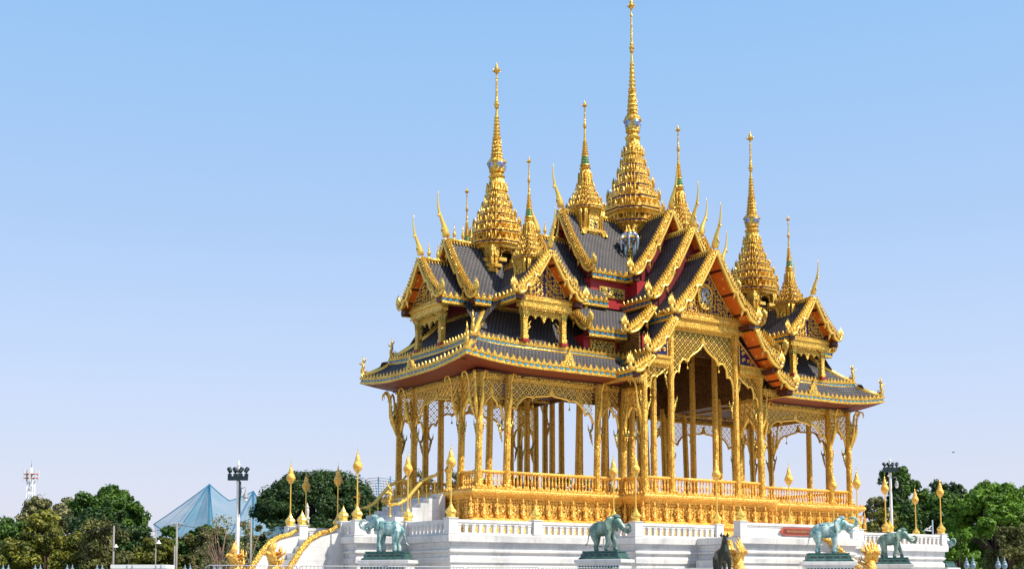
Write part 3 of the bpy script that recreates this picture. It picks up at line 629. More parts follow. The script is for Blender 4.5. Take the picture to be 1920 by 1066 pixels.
# dormer porches: entablature, arch fringe and two pillars
dp = MB(); dp.box((-1.55, -.26, 9.42), (1.55, .14, 9.74), 'gold'); dp.box((-1.66, -.34, 9.74), (1.66, .14, 9.86), 'gold'); dp.box((-1.45, -.2, 9.3), (1.45, .1, 9.42), 'carved')
deco(dp, (-1.55, -.3), (1.55, -.3), 0, 9.42, 9.42, -.10, .11, None, .03); deco(dp, (-1.55, -.3), (1.55, -.3), 0, 9.86, 9.86, .10, .12, None, .03)
dp.plate([(-1.05,9.32),(-1.05,8.85),(-.98,8.9),(-.9,9.0),(-.75,9.08),(-.6,9.0),(-.52,8.88),(-.45,9.0),(-.3,9.1),(-.15,9.0),(0,8.72),(.15,9.0),(.3,9.1),(.45,9.0),(.52,8.88),(.6,9.0),(.75,9.08),(.9,9.0),(.98,8.9),(1.05,8.85),(1.05,9.32)], .08, 'fine')
for sx in (-1, 1):
    dp.tube([(sx*1.0,0,8.3),(sx*.85,0,8.45),(sx*.9,0,8.6),(sx*.7,0,8.85)],[.07,.06,.05,.005],5,'carved')
    dp.cbox((sx*1.17, 0, 7.75), (.19, .19, .05), 'red')
dpm = dp.mesh('dormer_porch')
pc = MB(); pc.stack([(-1,-1),(1,-1),(1,1),(-1,1)], [(.16,-.1),(.16,.05),(.13,.1),(.13,.9),(.16,.93),(.13,.97),(.14,1.1),(.21,1.4)], 'fine'); 
for k in range(4):
    for j in range(4): pc.tube([(-.11+j*.073,-.135,.98),(-.13+j*.088,-.17,1.25),(-.16+j*.107,-.215,1.48)],[.018,.02,.004],4,'green' if j % 2 else 'gold', Matrix.Rotation(k*PI/2,4,'Z'))
pcm = pc.mesh('porch_pillar')
for sx in (-1, 1):
    for (x, y, rz) in ((sx*S, -4.25, 0), (sx*S, 4.25, PI), (sx*(S+4.05), 0, sx*PI/2)):
        o = put(dpm, 'dormer_porch', PAV, (x, y, 0), (0, 0, rz))
        for q in (-1, 1): put(pcm, 'porch_pillar', o, (q*1.17, 0, 7.93))
# front porch entablatures and side panels
for sy in (-1, 1):
    b = MB(); T = Matrix.Identity(4)
    def bx(a, c, mt): b.box(a, c, mt, T)
    bx((-2.75,-6.12,9.2),(2.75,-5.7,9.42),'gold'); bx((-2.7,-6.08,9.42),(2.7,-5.72,9.62),'fine'); bx((-2.85,-6.2,9.62),(2.85,-5.7,9.78),'gold'); bx((-2.8,-6.14,9.78),(2.8,-5.7,9.92),'fine')
    bb = MB()
    for A, B, z, l, st in (((-2.75,-6.14),(2.75,-6.14),9.21,-.16,.15), ((-2.8,-6.16),(2.8,-6.16),9.92,.14,.15)): deco(b, A, B, 0, z, z, l, st, None, .04)
    for sx in (-1, 1):
        x0, x1 = sorted((sx*2.46, sx*4.5)); bx((x0,-6.1,7.13),(x1,-5.72,7.27),'gold'); bx((x0,-6.06,7.27),(x1,-5.74,7.40),'fine'); bx((x0,-6.14,7.40),(x1,-5.72,7.52),'gold')
        deco(b, (x0,-6.12), (x1,-6.12), 0, 7.13, 7.13, -.14, .14, None, .04)
        b.plate([(sx*2.5,7.52),(sx*3.95,7.52),(sx*2.5,8.95)], .12, 'gold', T @ Matrix.Translation((0,-5.9,0))); b.plate([(sx*2.58,7.6),(sx*3.7,7.6),(sx*2.58,8.7)], .15, 'navy_dark', T @ Matrix.Translation((0,-5.9,0)))
        for i, (cx, cz) in enumerate(((2.8,7.85),(3.15,7.8),(2.78,8.2),(3.4,7.72),(2.75,8.45))): b.tube([(sx*(cx+math.cos(t*.9)*.12*(1-t/9)), -5.99, cz+math.sin(t*.9)*.12*(1-t/9)) for t in range(7)], .05, 4, 'gold', T)
        x0, x1 = sorted((sx*4.2, sx*5.35)); bx((x0,-6.1,6.12),(x1,-5.72,6.3),'gold'); bx((x0,-6.04,6.3),(x1,-5.74,6.42),'fine')
        deco(b, (x0,-6.12), (x1,-6.12), 0, 6.12, 6.12, -.2, .14, None, .04)
    b.part('porch_entablature', PAV, (0, .25*-sy, 0), (0, 0, 0 if sy < 0 else PI))
# ---- spires
def redent():
    q = [(-1,-.42),(-.86,-.42),(-.86,-.62),(-.74,-.62),(-.74,-.74),(-.62,-.74),(-.62,-.86),(-.42,-.86),(-.42,-1),(.42,-1)]; q = q[:-1]; out = []
    for k in range(4):
        c, s_ = math.cos(k*PI/2), math.sin(k*PI/2); out += [(x*c-y*s_, x*s_+y*c) for x, y in q]
    return out
RD = redent()
OCT = [(math.cos(PI/8+k*PI/4)*1.05, math.sin(PI/8+k*PI/4)*1.05) for k in range(8)]
def spire(x, y, z0, z1, hw, kind, body_z, parent=PAV):
    H = z1-z0; p = MB()
    if kind == 'main': tiers = [(0,.045,1.0),(.05,.095,1.15),(.10,.15,1.0),(.155,.20,.78),(.205,.245,.60),(.25,.285,.48)]
    elif kind == 'wing': tiers = [(0,.05,1.0),(.055,.10,.97),(.105,.15,.84),(.155,.195,.68),(.20,.24,.53),(.245,.28,.42)]
    else: tiers = [(0,.06,1.0),(.065,.115,.82),(.12,.16,.64),(.165,.205,.50)]
    for i, (a, b_, r) in enumerate(tiers):
        za, zb = z0+a*H, z0+b_*H; t = (zb-za); R_ = r*hw; nr = (tiers[i+1][2] if i+1 < len(tiers) else r*.85)*hw
        p.stack(RD, [(R_*.90, za-t*.3), (R_*.95, za-t*.12), (R_*1.04, za), (R_*1.04, za+t*.12,), (R_*.97, za+t*.14, 'navy'), (R_*.97, za+t*.24), (R_*1.06, za+t*.26), (R_*1.06, za+t*.36), (R_*.80, za+t*.40, 'carved'), (R_*.78, zb+t*.1)], 'gold', True, False)
        # antefixes and corner spikes standing on the cornice
        st = max(.13, R_*.24); n = max(2, int(2*R_*.86/st))
        for k in range(4):
            T = Matrix.Rotation(k*PI/2, 4, 'Z')
            for j in range(n):
                xx = -R_*.80+1.6*R_*(j+.5)/n; yy = R_*(1.03 if abs(xx) < R_*.42 else .90 if abs(xx) < R_*.64 else .80)
                big = (j == n//2 and n % 2) or abs(xx) < R_*.2
                p.plate([(xx+a_*st*.72, za+t*.34+z_*t*(.95 if big else .62)) for a_, z_ in LEAF], .04, 'gold', T @ Matrix.Translation((0, -yy, 0)))
                if j % 2 == 0: p.tube([(xx+st*.5, -yy*1.0, za+t*.3), (xx+st*.5, -yy*1.0, za+t*1.25)], [.018, .003], 4, 'gold', T)
            for q in ((-.84,-.60),(-.72,-.72),(-.60,-.84)): p.tube([(q[0]*R_*1.08, q[1]*R_*1.08, za+t*.3), (q[0]*R_*1.05, q[1]*R_*1.05, za+t*.9), (q[0]*R_*1.03, q[1]*R_*1.03, za+t*1.35)], [.045*hw/1.2, .035*hw/1.2, .004], 4, 'gold', T)
            # ribs under the cornice
            for j in range(5): p.tube([(R_*(-.8+j*.4), -R_*.80, za+t*.42), (R_*(-.8+j*.4), -R_*.80, zb)], .03, 4, 'gold', T)
    h = lambda f: z0+f*H; last = tiers[-1][1]; r0 = tiers[-1][2]*.8*hw
    # bell
    p.stack(RD, [(r0, h(last)), (r0*1.05, h(last+.012)), (r0*.86, h(last+.02), 'fine'), (hw*.30, h(.34)), (hw*.245, h(.375))], 'gold', True, False)
    for k in range(4):
        T = Matrix.Rotation(k*PI/2, 4, 'Z')
        for q in (-.7, 0, .7): p.tube([(q*r0*.8, -r0*.86, h(last+.02)), (q*hw*.28, -hw*.32, h(.345))], [.04*hw, .03*hw], 4, 'gold', T)
        for q in range(-2, 3): p.plate([(q*r0*.36+a_*r0*.3, h(last+.02)+z_*H*.03) for a_, z_ in LEAF], .03, 'gold', T @ Matrix.Translation((0, -r0*.98, 0)))
    p.lathe([(hw*.29,h(.37)),(hw*.34,h(.38)),(hw*.25,h(.39)),(hw*.21,h(.40)),(hw*.31,h(.405)),(hw*.29,h(.415))], 12, 'gold')
    if kind in ('main', 'wing'):
        p.stack(OCT, [(hw*.30,h(.415)),(hw*.30,h(.465)),(hw*.20,h(.48))], 'gold')
        for k in range(4):     # silver faces looking out
            T = Matrix.Rotation(k*PI/2, 4, 'Z')
            p.lathe([(.01,-.5),(.32,-.42),(.46,-.1),(.5,.2),(.36,.45),(.05,.55)], 8, 'silver', (0,0,0), T @ Matrix.Translation((0,-hw*.26,h(.436))) @ Matrix.Diagonal((hw*.36,hw*.22,H*.036,1)))
            for e_ in (-1, 1): p.cbox((e_*hw*.07,-hw*.375,h(.440)),(hw*.035,.02,hw*.018),'navy',T)
            p.tube([(0,-hw*.38,h(.441)),(0,-hw*.42,h(.431))],[.01,hw*.03],4,'silver',T)
            p.cbox((0,-hw*.37,h(.424)),(hw*.05,.02,hw*.014),'red',T)
            for q in (-.22,0,.22): p.tube([(q*hw,-hw*.26,h(.45)),(q*hw*.8,-hw*.2,h(.478))],[hw*.07,.004],4,'gold',T)
        lo = .48
    else: lo = .42
    pr = []; f = lo; r = .24 if kind in ('main', 'wing') else .26
    N1 = 5 if kind != 'small' else 4
    for i in range(N1):
        g_ = 'green' if kind == 'small' and i < 3 else 'fine'; dz = .022 if kind == 'small' else .020
        pr += [(hw*r, h(f)), (hw*r*.86, h(f+.002), g_), (hw*r*.82, h(f+dz-.004)), (hw*r*.96, h(f+dz-.002))]; f += dz; r *= .93
    p.stack(RD if kind != 'small' else OCT, pr+[(hw*r*.7, h(f+.004))], 'gold')
    pr = [(hw*r*.7, h(f))]; 
    for i in range(7):
        pr += [(hw*r*.62, h(f+.002)), (hw*r*.98, h(f+.008)), (hw*r*.98, h(f+.011)), (hw*r*.62, h(f+.017))]; f += .0175; r *= .93
    pr += [(hw*r*.60, h(f)), (hw*r*.42, h(.745)), (hw*.10, h(.750)), (hw*.06, h(.756)), (hw*.115, h(.764)), (hw*.115, h(.768)), (hw*.06, h(.776)), (hw*.085, h(.782)), (hw*.052, h(.79)), (hw*.034, h(.90)), (hw*.06, h(.906)), (hw*.028, h(.914)), (hw*.028, h(.925))]
    p.lathe(pr, 10, 'gold')
    ob = p.part('spire', parent, (x, y, 0))
    f_ = MB(); f_.lathe([(.028*hw,0),(.05*hw,.01*H),(.115*hw,.020*H),(.125*hw,.026*H),(.07*hw,.034*H),(.085*hw,.038*H),(.045*hw,.048*H),(.05*hw,.051*H),(.018*hw,.062*H),(.002,.075*H)], 8, 'gold')
    for k in range(6): a = k*PI/3; f_.tube([(math.cos(a)*hw*.06,math.sin(a)*hw*.06,.014*H),(math.cos(a)*hw*.17,math.sin(a)*hw*.17,.022*H),(math.cos(a)*hw*.15,math.sin(a)*hw*.15,.032*H)],[.02*hw,.02*hw,.004],4,'gold')
    f_.part('finial', ob, (0, 0, h(.925)))
    # housing below the cornice
    d = MB(); zb = z0-.3*(tiers[0][1])*H
    if kind == 'wing':
        for qx in (-1, 1):
            for qy in (-1, 1):
                for ox, oy in ((0,0),(.28,0),(0,.28)):
                    d.cbox((qx*(hw*.72-ox), qy*(hw*.72-oy), (zb-.5+body_z)/2), (.085,.085,(zb-.5-body_z)/2), 'gold')
                    for z_ in range(9): d.cbox((qx*(hw*.72-ox), qy*(hw*.72-oy), body_z+.3+z_*(zb-1-body_z)/9), (.10,.10,.03), 'gold')
                    d.stack([(-1,-1),(1,-1),(1,1),(-1,1)], [(.09,zb-.6),(.12,zb-.5),(.17,zb)], 'fine', True, False, None, (qx*(hw*.72-ox), qy*(hw*.72-oy)))
        d.stack(RD, [(hw*.95,zb-.05),(hw*.95,zb+.12)], 'gold')
        d.box((-hw*.5,-hw*.5,body_z),(hw*.5,hw*.5,zb-.9),'dred') if False else None
        for k in range(4):
            T = Matrix.Rotation(k*PI/2, 4, 'Z'); d.plate([(-.4,zb),(-.4,zb-.55),(-.32,zb-.35),(-.18,zb-.2),(0,zb-.12),(.18,zb-.2),(.32,zb-.35),(.4,zb-.55),(.4,zb)], .07, 'carved', T @ Matrix.Translation((0,-hw*.72,0)))
        for qx in (-1, 1):
            for qy in (-1, 1):
                for st_, (ox, oz) in enumerate(((0, 11.95), (-.30, 12.25), (-.60, 12.6))):
                    d.cbox((qx*(hw*.72+ox), qy*hw*.80, oz), (.22, .10, .09), 'smooth'); d.cbox((qx*hw*.80, qy*(hw*.72+ox), oz+.005), (.10, .22, .09), 'smooth')
        d.tube([(0,0,body_z+.3),(0,-.05,body_z+1.0),(0,0,body_z+1.5),(0,0,body_z+1.9)],[.32,.28,.2,.05],8,'silver')
    else:
        d.stack(RD, [(hw*.72,body_z),(hw*.72,zb-.5),(hw*.76,zb-.3),(hw*.9,zb)], 'fine')
        for k in range(4):
            T = Matrix.Rotation(k*PI/2, 4, 'Z')
            for q in (-.62,-.5,.5,.62): d.tube([(q*hw*.96, -hw*.74, body_z), (q*hw*.96, -hw*.74, zb-.35), (q*hw*1.05, -hw*.84, zb)], [.05,.05,.07], 6, 'gold', T)
            d.cbox((0,-hw*.73,(body_z+zb)/2-.1),(hw*.34,.04,(zb-body_z)*.36),'gold',T); d.cbox((0,-hw*.75,(body_z+zb)/2-.1),(hw*.26,.04,(zb-body_z)*.29),'relief',T)
        if kind == 'small':    # stepped apron on the tiles
            for k in range(4):
                T = Matrix.Rotation(k*PI/2, 4, 'Z')
                d.box((-hw*.8,-hw*.86,body_z+.22),(hw*.8,-hw*.70,body_z+.36),'gold',T); d.plate([(-hw*.98,body_z+.0),(-hw*.62,body_z+.0),(-hw*.50,body_z+.2),(hw*.50,body_z+.2),(hw*.62,body_z),(hw*.98,body_z),(hw*.8,body_z+.26),(-hw*.8,body_z+.26)], .1, 'gold', T @ Matrix.Translation((0,-hw*.80,0)))
    d.part('spire_housing', ob)
    return ob
spire(0, 0, 16.05, 29.95, 1.36, 'main', 12.6)
for sx in (-1, 1):
    spire(sx*S, 0, 13.45, 23.72, 1.36, 'wing', 10.9)
    spire(sx*3.45, 0, 16.45, 22.85, .98, 'small', 14.9)
    for sy in (-1, 1): spire(sx*S, sy*3.0, 12.2, 17.62, .78, 'small', 10.6)
# three headed elephants in the valleys below the main spire
tri = MB()
for a in (-.75, 0, .75):
    T = Matrix.Rotation(a, 4, 'Z')
    tri.tube([(0,0,.9),(0,-.3,1.05),(0,-.55,1.0)],[.20,.21,.15],8,'silver',T); tri.lathe([(.24,.80),(.26,.86),(.22,.92)],8,'smooth',(0,-.42,0),T); tri.tube([(0,-.6,.98),(0,-.78,.75),(0,-.80,.35),(0,-.72,.05),(0,-.8,-.05)],[.13,.10,.08,.055,.03],6,'silver',T)
    for sx in (-1, 1): tri.tube([(sx*.1,-.6,.8),(sx*.14,-.85,.68),(sx*.14,-1.0,.8)],[.04,.035,.005],5,'gold',T); tri.plate([(sx*.18,1.15),(sx*.42,1.05),(sx*.4,.7),(sx*.2,.6)],.05,'silver',T @ Matrix.Translation((0,-.35,0)))
    tri.lathe([(.2,1.2),(.14,1.3),(.05,1.45),(.0,1.7)],6,'gold',(0,-.3,0),T)
tri.tube([(0,.1,-.5),(0,-.05,.2),(0,0,1.0)],[.28,.42,.34],8,'relief')
for sx in (-1, 1): tri.tube([(sx*.25,-.25,.5),(sx*.28,-.35,.1),(sx*.24,-.32,-.5)],[.15,.12,.14],6,'silver')
tri.lathe([(.50,-.72),(.56,-.55),(.40,-.45)],8,'gold'); tri.lathe([(.12,-1.25),(.30,-.95),(.44,-.72)],8,'fine')
trm = tri.mesh('three_headed_elephant')
for sx in (-1, 1):
    for sy in (-1, 1): put(trm, 'three_headed_elephant', PAV, (sx*1.45, sy*1.45, 14.15), (0, 0, math.atan2(sy, sx)+PI/2), .86)
# stair on the left end, with naga handrails
b = MB()
for i in range(6):
    x0 = -13.6-.46*i; b.box((x0-.46, -1.35-.0*i, -1.95), (x0, 1.35, FL-.235*(i+1)+.02), 'grey_marble')
    for sy in (-1, 1): b.box((x0-.48, min(sy*1.35, sy*1.95), -1.95), (x0-.02, max(sy*1.35, sy*1.95), FL-.235*(i+1)+.10), 'grey_marble')
st = b.part('entrance_stair', PAV)
for sy in (-1, 1):
    h_ = MB(); h_.tube([(-13.75,sy*1.65,1.45),(-13.95,sy*1.65,1.16),(-14.25,sy*1.65,1.06),(-14.7,sy*1.65,.86),(-15.2,sy*1.65,.35),(-15.6,sy*1.65,-.1),(-16.0,sy*1.65,-.32),(-16.35,sy*1.65,-.36)], [.04,.07,.08,.085,.09,.09,.08,.06], 8, 'smooth')
    for k, x in enumerate((-14.05,-14.5,-14.95,-15.4,-15.85)): h_.lathe([(.07,0),(.08,.06),(.04,.1),(.035,.6),(.06,.68),(.03,.74),(.07,.84)], 6, 'gold', (x, sy*1.65, FL-.235*(k+1)+.02-.1))
    ho = h_.part('naga_handrail', PAV)
    n_ = MB(); n_.tube([(-16.2,0,-.36),(-16.45,0,-.40),(-16.6,0,-.28),(-16.5,0,-.05),(-16.48,0,.12),(-16.62,0,.2)],[.07,.09,.10,.09,.10,.08],6,'gold'); n_.tube([(-16.45,0,.18),(-16.5,0,.4),(-16.72,0,.72)],[.10,.07,.004],5,'gold'); n_.tube([(-16.62,0,.2),(-16.8,0,.16)],[.07,.01],5,'gold')
    n_.lathe([(.09,-.95),(.06,-.85),(.05,-.45),(.08,-.36)],6,'gold',(-16.5,0,0)); n_.part('naga_head', ho, (0, sy*1.65, 0))
    n_ = MB(); n_.lathe([(.2,0),(.2,.12),(.14,.2),(.14,.9),(.2,1.0),(.24,1.06),(.16,1.15),(.12,1.25),(.03,1.42),(.005,1.6)],8,'gold',(-13.4,sy*1.9,FL)); n_.part('newel_post', PAV)
# ------------------------------------------------------------------ MARBLE TERRACE
TER = thing('marble_terrace', 'white marble terrace with moulded walls, balustrades and side stairs carrying the golden pavilion', 'terrace')
ZT = -1.33
tp = [(-16.65,-7.5),(-7.6,-7.5),(-7.6,-9.15),(-3.8,-9.15),(-3.8,-12.1),(3.8,-12.1),(3.8,-9.15),(7.6,-9.15),(7.6,-7.5),(16.65,-7.5),(16.65,-3.65),(19.25,-3.65),(19.25,3.65),(16.65,3.65),(16.65,7.5),(7.6,7.5),(7.6,9.15),(-7.6,9.15),(-7.6,7.5),(-16.65,7.5),(-16.65,3.65),(-19.25,3.65),(-19.25,-3.65),(-16.65,-3.65)]
b = MB(); sweep(b, tp, [(.25,GZ),(.25,-5.2),(.1,-5.1),(.02,-4.9),(.02,-3.25),(.10,-3.2),(.10,-2.98),(.03,-2.94),(.03,-2.80),(.14,-2.74),(.14,-2.66),(.04,-2.62,'grey_marble'),(.10,-2.34,'grey_marble'),(.26,-2.30),(.28,-2.02),(.24,-1.98),(.12,-1.96)], True, 'marble')
b.add([(x, y, -1.97) for x, y in tp], [tuple(range(len(tp)))], 'marble')
def panels(A, B):
    A = Vector(A); B = Vector(B); d = B-A; ln = d.length; d.normalize(); T = Matrix.Translation((A.x, A.y, 0)) @ Matrix.Rotation(math.atan2(d.y, d.x), 4, 'Z'); k = max(1, round(ln/4))
    for i in range(k):
        x0 = ln*i/k+.3; x1 = ln*(i+1)/k-.3
        for a, c in (((x0,-.06,-3.5),(x1,.05,-3.42)), ((x0,-.06,-5.0),(x0+.08,.05,-3.5)), ((x1-.08,-.06,-5.0),(x1,.05,-3.5))): b.box(a, c, 'marble', T)
for i in range(len(tp)): panels(tp[i], tp[(i+1) % len(tp)])
b.part('terrace_wall', TER)
def parapet(A, B, name='balustrade', solid=False):
    A = Vector(A); B = Vector(B); d = B-A; ln = d.length; ang = math.atan2(d.y, d.x); p = MB(); x0, x1 = .2, ln-.2
    p.box((x0,-.13,-.13),(x1,.13,0),'marble'); p.box((x0,-.10,-.20),(x1,.10,-.13),'marble'); p.box((x0,-.11,-.64),(x1,.11,-.57),'marble')
    if solid: p.box((x0,-.08,-.57),(x1,.08,-.2),'marble')
    else:
        n = max(1, round((x1-x0)/.36)); w_ = (x1-x0)/n
        for i in range(n):
            cx = x0+w_*(i+.5); p.stack([(-1,-1),(1,-1),(1,1),(-1,1)], [(.085,-.58),(.085,-.52),(.07,-.50),(.09,-.32),(.07,-.26),(.10,-.25),(.10,-.2)], 'marble', True, False, None, (cx, 0))
            r_ = w_*.5-.07
            for sgn in (-1, 1):        # arched heads between the balusters
                xe = cx+sgn*w_/2
                p.plate([(xe-sgn*.0, -.2), (xe-sgn*.0, -.22), (xe-sgn*r_*.7, -.27), (xe-sgn*r_, -.36), (xe-sgn*r_, -.2)], .12, 'marble')
    p.part(name, TER, (A.x, A.y, ZT), (0, 0, ang))
def post(x, y, name='parapet_post', h=0):
    p = MB(); p.box((-.22,-.22,-.64),(.22,.22,.03),'marble'); p.box((-.26,-.26,-.64),(.26,.26,-.55),'marble'); p.box((-.25,-.25,.03),(.25,.25,.07),'marble'); p.part(name, TER, (x, y, ZT))
segs = [((-16.65,-7.5),(-12.15,-7.5)),((-12.15,-7.5),(-7.6,-7.5)),((-7.6,-7.5),(-7.6,-9.15)),((-7.6,-9.15),(-2.5,-9.15)),((2.5,-9.15),(7.6,-9.15)),((7.6,-9.15),(7.6,-7.5)),((7.6,-7.5),(12.15,-7.5)),((12.15,-7.5),(16.65,-7.5)),((16.65,-7.5),(16.65,-3.65)),((16.65,3.65),(16.65,7.5)),
        ((16.65,-3.65),(19.25,-3.65)),((19.25,-3.65),(19.25,3.65)),((-16.65,-3.65),(-16.65,-7.5)),((-19.25,-3.65),(-16.65,-3.65)),((-19.25,-2.25),(-19.25,-3.65)),((-19.25,3.65),(-19.25,2.25)),((-16.65,3.65),(-19.25,3.65)),((-16.65,7.5),(-16.65,3.65)),((-7.6,7.5),(-16.65,7.5)),((16.65,7.5),(7.6,7.5))]
for A, B in segs: parapet(A, B)
parapet((-3.8,-12.1),(3.8,-12.1), 'solid_parapet', True); parapet((3.8,-12.1),(3.8,-11.4), 'solid_parapet', True)
for x, y in {q for s_ in segs for q in s_} | {(-3.8,-12.1),(3.8,-12.1)}: post(x, y)
# name board on the solid parapet
sg = MB(); hw_ = 1.28; sg.plate([(-hw_-.18,0),(-hw_,.13),(-hw_+.1,.19),(hw_-.1,.19),(hw_,.13),(hw_+.18,0),(hw_,-.13),(hw_-.1,-.19),(-hw_+.1,-.19),(-hw_,-.13)], .05, 'sign_rim'); sg.plate([(-hw_+.02,0),(-hw_+.1,.12),(hw_-.1,.12),(hw_-.02,0),(hw_-.1,-.12),(-hw_+.1,-.12)], .08, 'sign')
SG = sg.part('name_board', TER, (.02, -12.27, ZT-.36), (0, 0, 0), 'maroon name board with gilt Thai lettering')
tc = bpy.data.curves.new('lettering', 'FONT'); tc.body = 'พระที่นั่งบรมมังคลานุสรณีย์'; tc.size = .19; tc.align_x = 'CENTER'; tc.align_y = 'CENTER'; tc.extrude = .01
to = bpy.data.objects.new('lettering_source', tc); COL.objects.link(to); bpy.context.view_layer.update()
tm = bpy.data.meshes.new_from_object(to.evaluated_get(bpy.context.evaluated_depsgraph_get())); tm.materials.clear(); tm.materials.append(M['letter'])
bpy.data.objects.remove(to)
xs = [v.co.x for v in tm.vertices] or [0, 1]; put(tm, 'lettering', SG, (0, -.05, -.0), (PI/2, 0, 0), 2.05/max(.1, max(xs)-min(xs)))
# left stair with curved flank walls and scaled nagas; front stairs
b = MB(); zs = lambda i: -1.97-.34*i
for i in range(11): b.box((-19.3-.42*(i+1), -2.0, GZ), (-19.3-.42*i, 2.0, zs(i+1)), 'marble')
b.part('stair_flight', TER)
for sx in (-1, 1):
    b = MB()
    for i in range(8): x0, x1 = sorted((sx*(3.95+.36*i), sx*(3.95+.36*(i+1)))); b.box((x0, -11.9, GZ), (x1, -9.6, zs(i+3.2)), 'marble')
    b.part('stair_flight', TER)
flank = [(-19.44,-1.60),(-19.9,-1.72),(-20.4,-1.86),(-20.9,-2.12),(-21.3,-2.55),(-21.65,-3.08),(-22.0,-3.6),(-22.3,-4.1),(-22.7,-4.6),(-23.1,-5.0),(-23.4,-5.3)]
for sy in (-1, 1):
    p = MB(); p.plate([(x, z-.16) for x, z in [(-19.3,-1.6)]+flank[1:]]+[(-23.4,GZ),(-19.3,GZ)], .42, 'marble'); p.part('stair_flank_wall', TER, (0, sy*2.25, 0))
def naga_head(p, c, s_=1.0, mt='gold'):
    """multi-crested naga head rearing up, facing -x"""
    x, y, z = c
    p.tube([(x+.5*s_,y,z-1.3*s_),(x+.1*s_,y,z-1.25*s_),(x-.12*s_,y,z-1.0*s_),(x-.1*s_,y,z-.5*s_),(x-.05*s_,y,z-.1*s_)], [.20*s_,.24*s_,.27*s_,.28*s_,.2*s_], 8, mt)
    rng = random.Random(3)
    for k in range(5):
        a = (k-2)*.42; hz = (.95-.13*abs(k-2))*s_; px, py = x-.10*s_, y+math.sin(a)*.34*s_
        p.tube([(px,py,z-.2*s_),(px-.16*s_,py,z+hz*.35),(px-.10*s_,py+a*.08*s_,z+hz*.62),(px+.02*s_,py+a*.16*s_,z+hz)], [.13*s_,.12*s_,.07*s_,.004], 6, mt)
        p.tube([(px-.14*s_,py,z+hz*.3),(px-.34*s_,py,z+hz*.26),(px-.38*s_,py,z+hz*.36)], [.09*s_,.06*s_,.01], 5, mt)
    for k in range(26):
        a = (rng.random()-.5)*2.0; zz = z-.9*s_+rng.random()*1.2*s_; py = y+math.sin(a)*.34*s_; px = x+.05*s_
        p.tube([(px,py,zz),(px+.22*s_,py+a*.15*s_,zz+.10*s_),(px+.22*s_,py+a*.2*s_,zz+.32*s_)], [.07*s_,.05*s_,.004], 4, mt)
for i, sy in enumerate((-1, 1)):
    p = MB(); p.tube([(-19.28,sy*2.25,-1.18),(-19.5,sy*2.25,-1.50)]+[(x-.0, sy*2.25, z) for x, z in flank[1:]], [.04,.09,.11,.125,.135,.14,.145,.15,.15,.15,.15,.15], 10, 'fine'); p.tube([(-19.42,sy*2.25,-1.5),(-19.32,sy*2.25,-1.2),(-19.2,sy*2.25,-.95)],[.13,.10,.02],6,'carved')
    o = p.part('naga_balustrade', TER); p = MB(); naga_head(p, (-22.55, sy*2.25, -3.0), 1.0, 'base'); p.part('naga_head', o)
for sx in (-1, 1):
    p = MB(); q_ = [(1536,1003),(1552,1012),(1570,1026),(1588,1044),(1604,1058),(1618,1072)] if sx > 0 else [(1366,1012),(1372,1030),(1378,1050),(1384,1072)]
    p.tube([tuple(aty(u, v, -12.4)) for u, v in q_], .14, 8, 'fine'); o = p.part('naga_balustrade', TER)
    c = at(1381, 1042, 52.5) if sx < 0 else at(1630, 1044, 60.5)
    p = MB(); naga_head(p, (0, 0, 0), 1.0 if sx > 0 else .88, 'base'); p.part('naga_head', o, c, (0, 0, PI/2+(.4 if sx < 0 else -.2)))
# ------------------------------------------------------------------ LANTERNS, FINIALS
lm_ = MB(); lm_.stack(OCT, [(.20,.04),(.20,.12),(.17,.16),(.22,.23),(.245,.30),(.21,.38),(.12,.48),(.06,.60),(.03,.78)], 'smooth'); lb = lm_.mesh('lantern_foot')
lp = MB(); lp.lathe([(.035,.7),(.035,.75),(.03,2.1),(.045,2.16),(.06,2.2)], 8, 'smooth'); lpm = lp.mesh('lantern_pole')
lh = MB(); lh.lathe([(.05,2.14),(.09,2.18),(.13,2.24),(.20,2.35),(.222,2.45),(.20,2.55),(.13,2.68),(.09,2.88),(.04,3.02)], 14, 'base'); lh.lathe([(.045,3.0),(.02,3.06),(.045,3.1),(.012,3.16),(.003,3.42)], 6, 'gold'); lhm = lh.mesh('lantern_bud')
def lantern(x, y, label, s_=1.0):
    t = thing('bud_lantern', label, 'lantern', (x, y, ZT+.03), 0, 'gold bud lanterns on the terrace parapet'); t.scale = (s_,)*3
    put(lb, 'foot', t); put(lpm, 'pole', t); put(lhm, 'bud', t)
lantern(-19.25,-3.65,"tall gold bud lantern on the corner post above the trunk of the leftmost full elephant")
lantern(-19.25,3.65,'leftmost gold bud lantern on the whole terrace, above the far scaled naga balustrade')
lantern(-16.65,3.65,'slim gold bud lantern behind the left stair, second from the left')
lantern(-16.65,7.5,'gold bud lantern in shade at the far back corner, third from the left', .98)
lantern(-16.65,-3.65,"gold bud lantern rising behind the leftmost full elephant, before the blue-grey marble steps")
lantern(-16.65,-7.5,'gold bud lantern on the near left corner post of the terrace balustrade')
lantern(-7.6,-7.5,"gold bud lantern in the inner corner directly behind the middle elephant head")
lantern(-7.6,-9.15,'gold bud lantern on the outer corner post just right of the middle elephant')
lantern(-2.5,-9.15,'gold bud lantern at the left of the front opening, above the dark horse statue')
lantern(2.5,-9.15,'gold bud lantern standing out against pale sky above the maroon name board')
lantern(7.6,-7.5,"gold bud lantern in front of the second column from the pavilion's right end")
lantern(7.6,-9.15,'gold bud lantern against the very last column at the right end of the pavilion')
lantern(11.83,-7.5,'gold bud lantern immediately left of the right floodlight mast')
lantern(19.25,-3.65,"gold bud lantern between the right floodlight mast and the right terrace corner", .95)
lantern(16.65,-7.5,'rightmost gold bud lantern on the right corner post of the terrace')
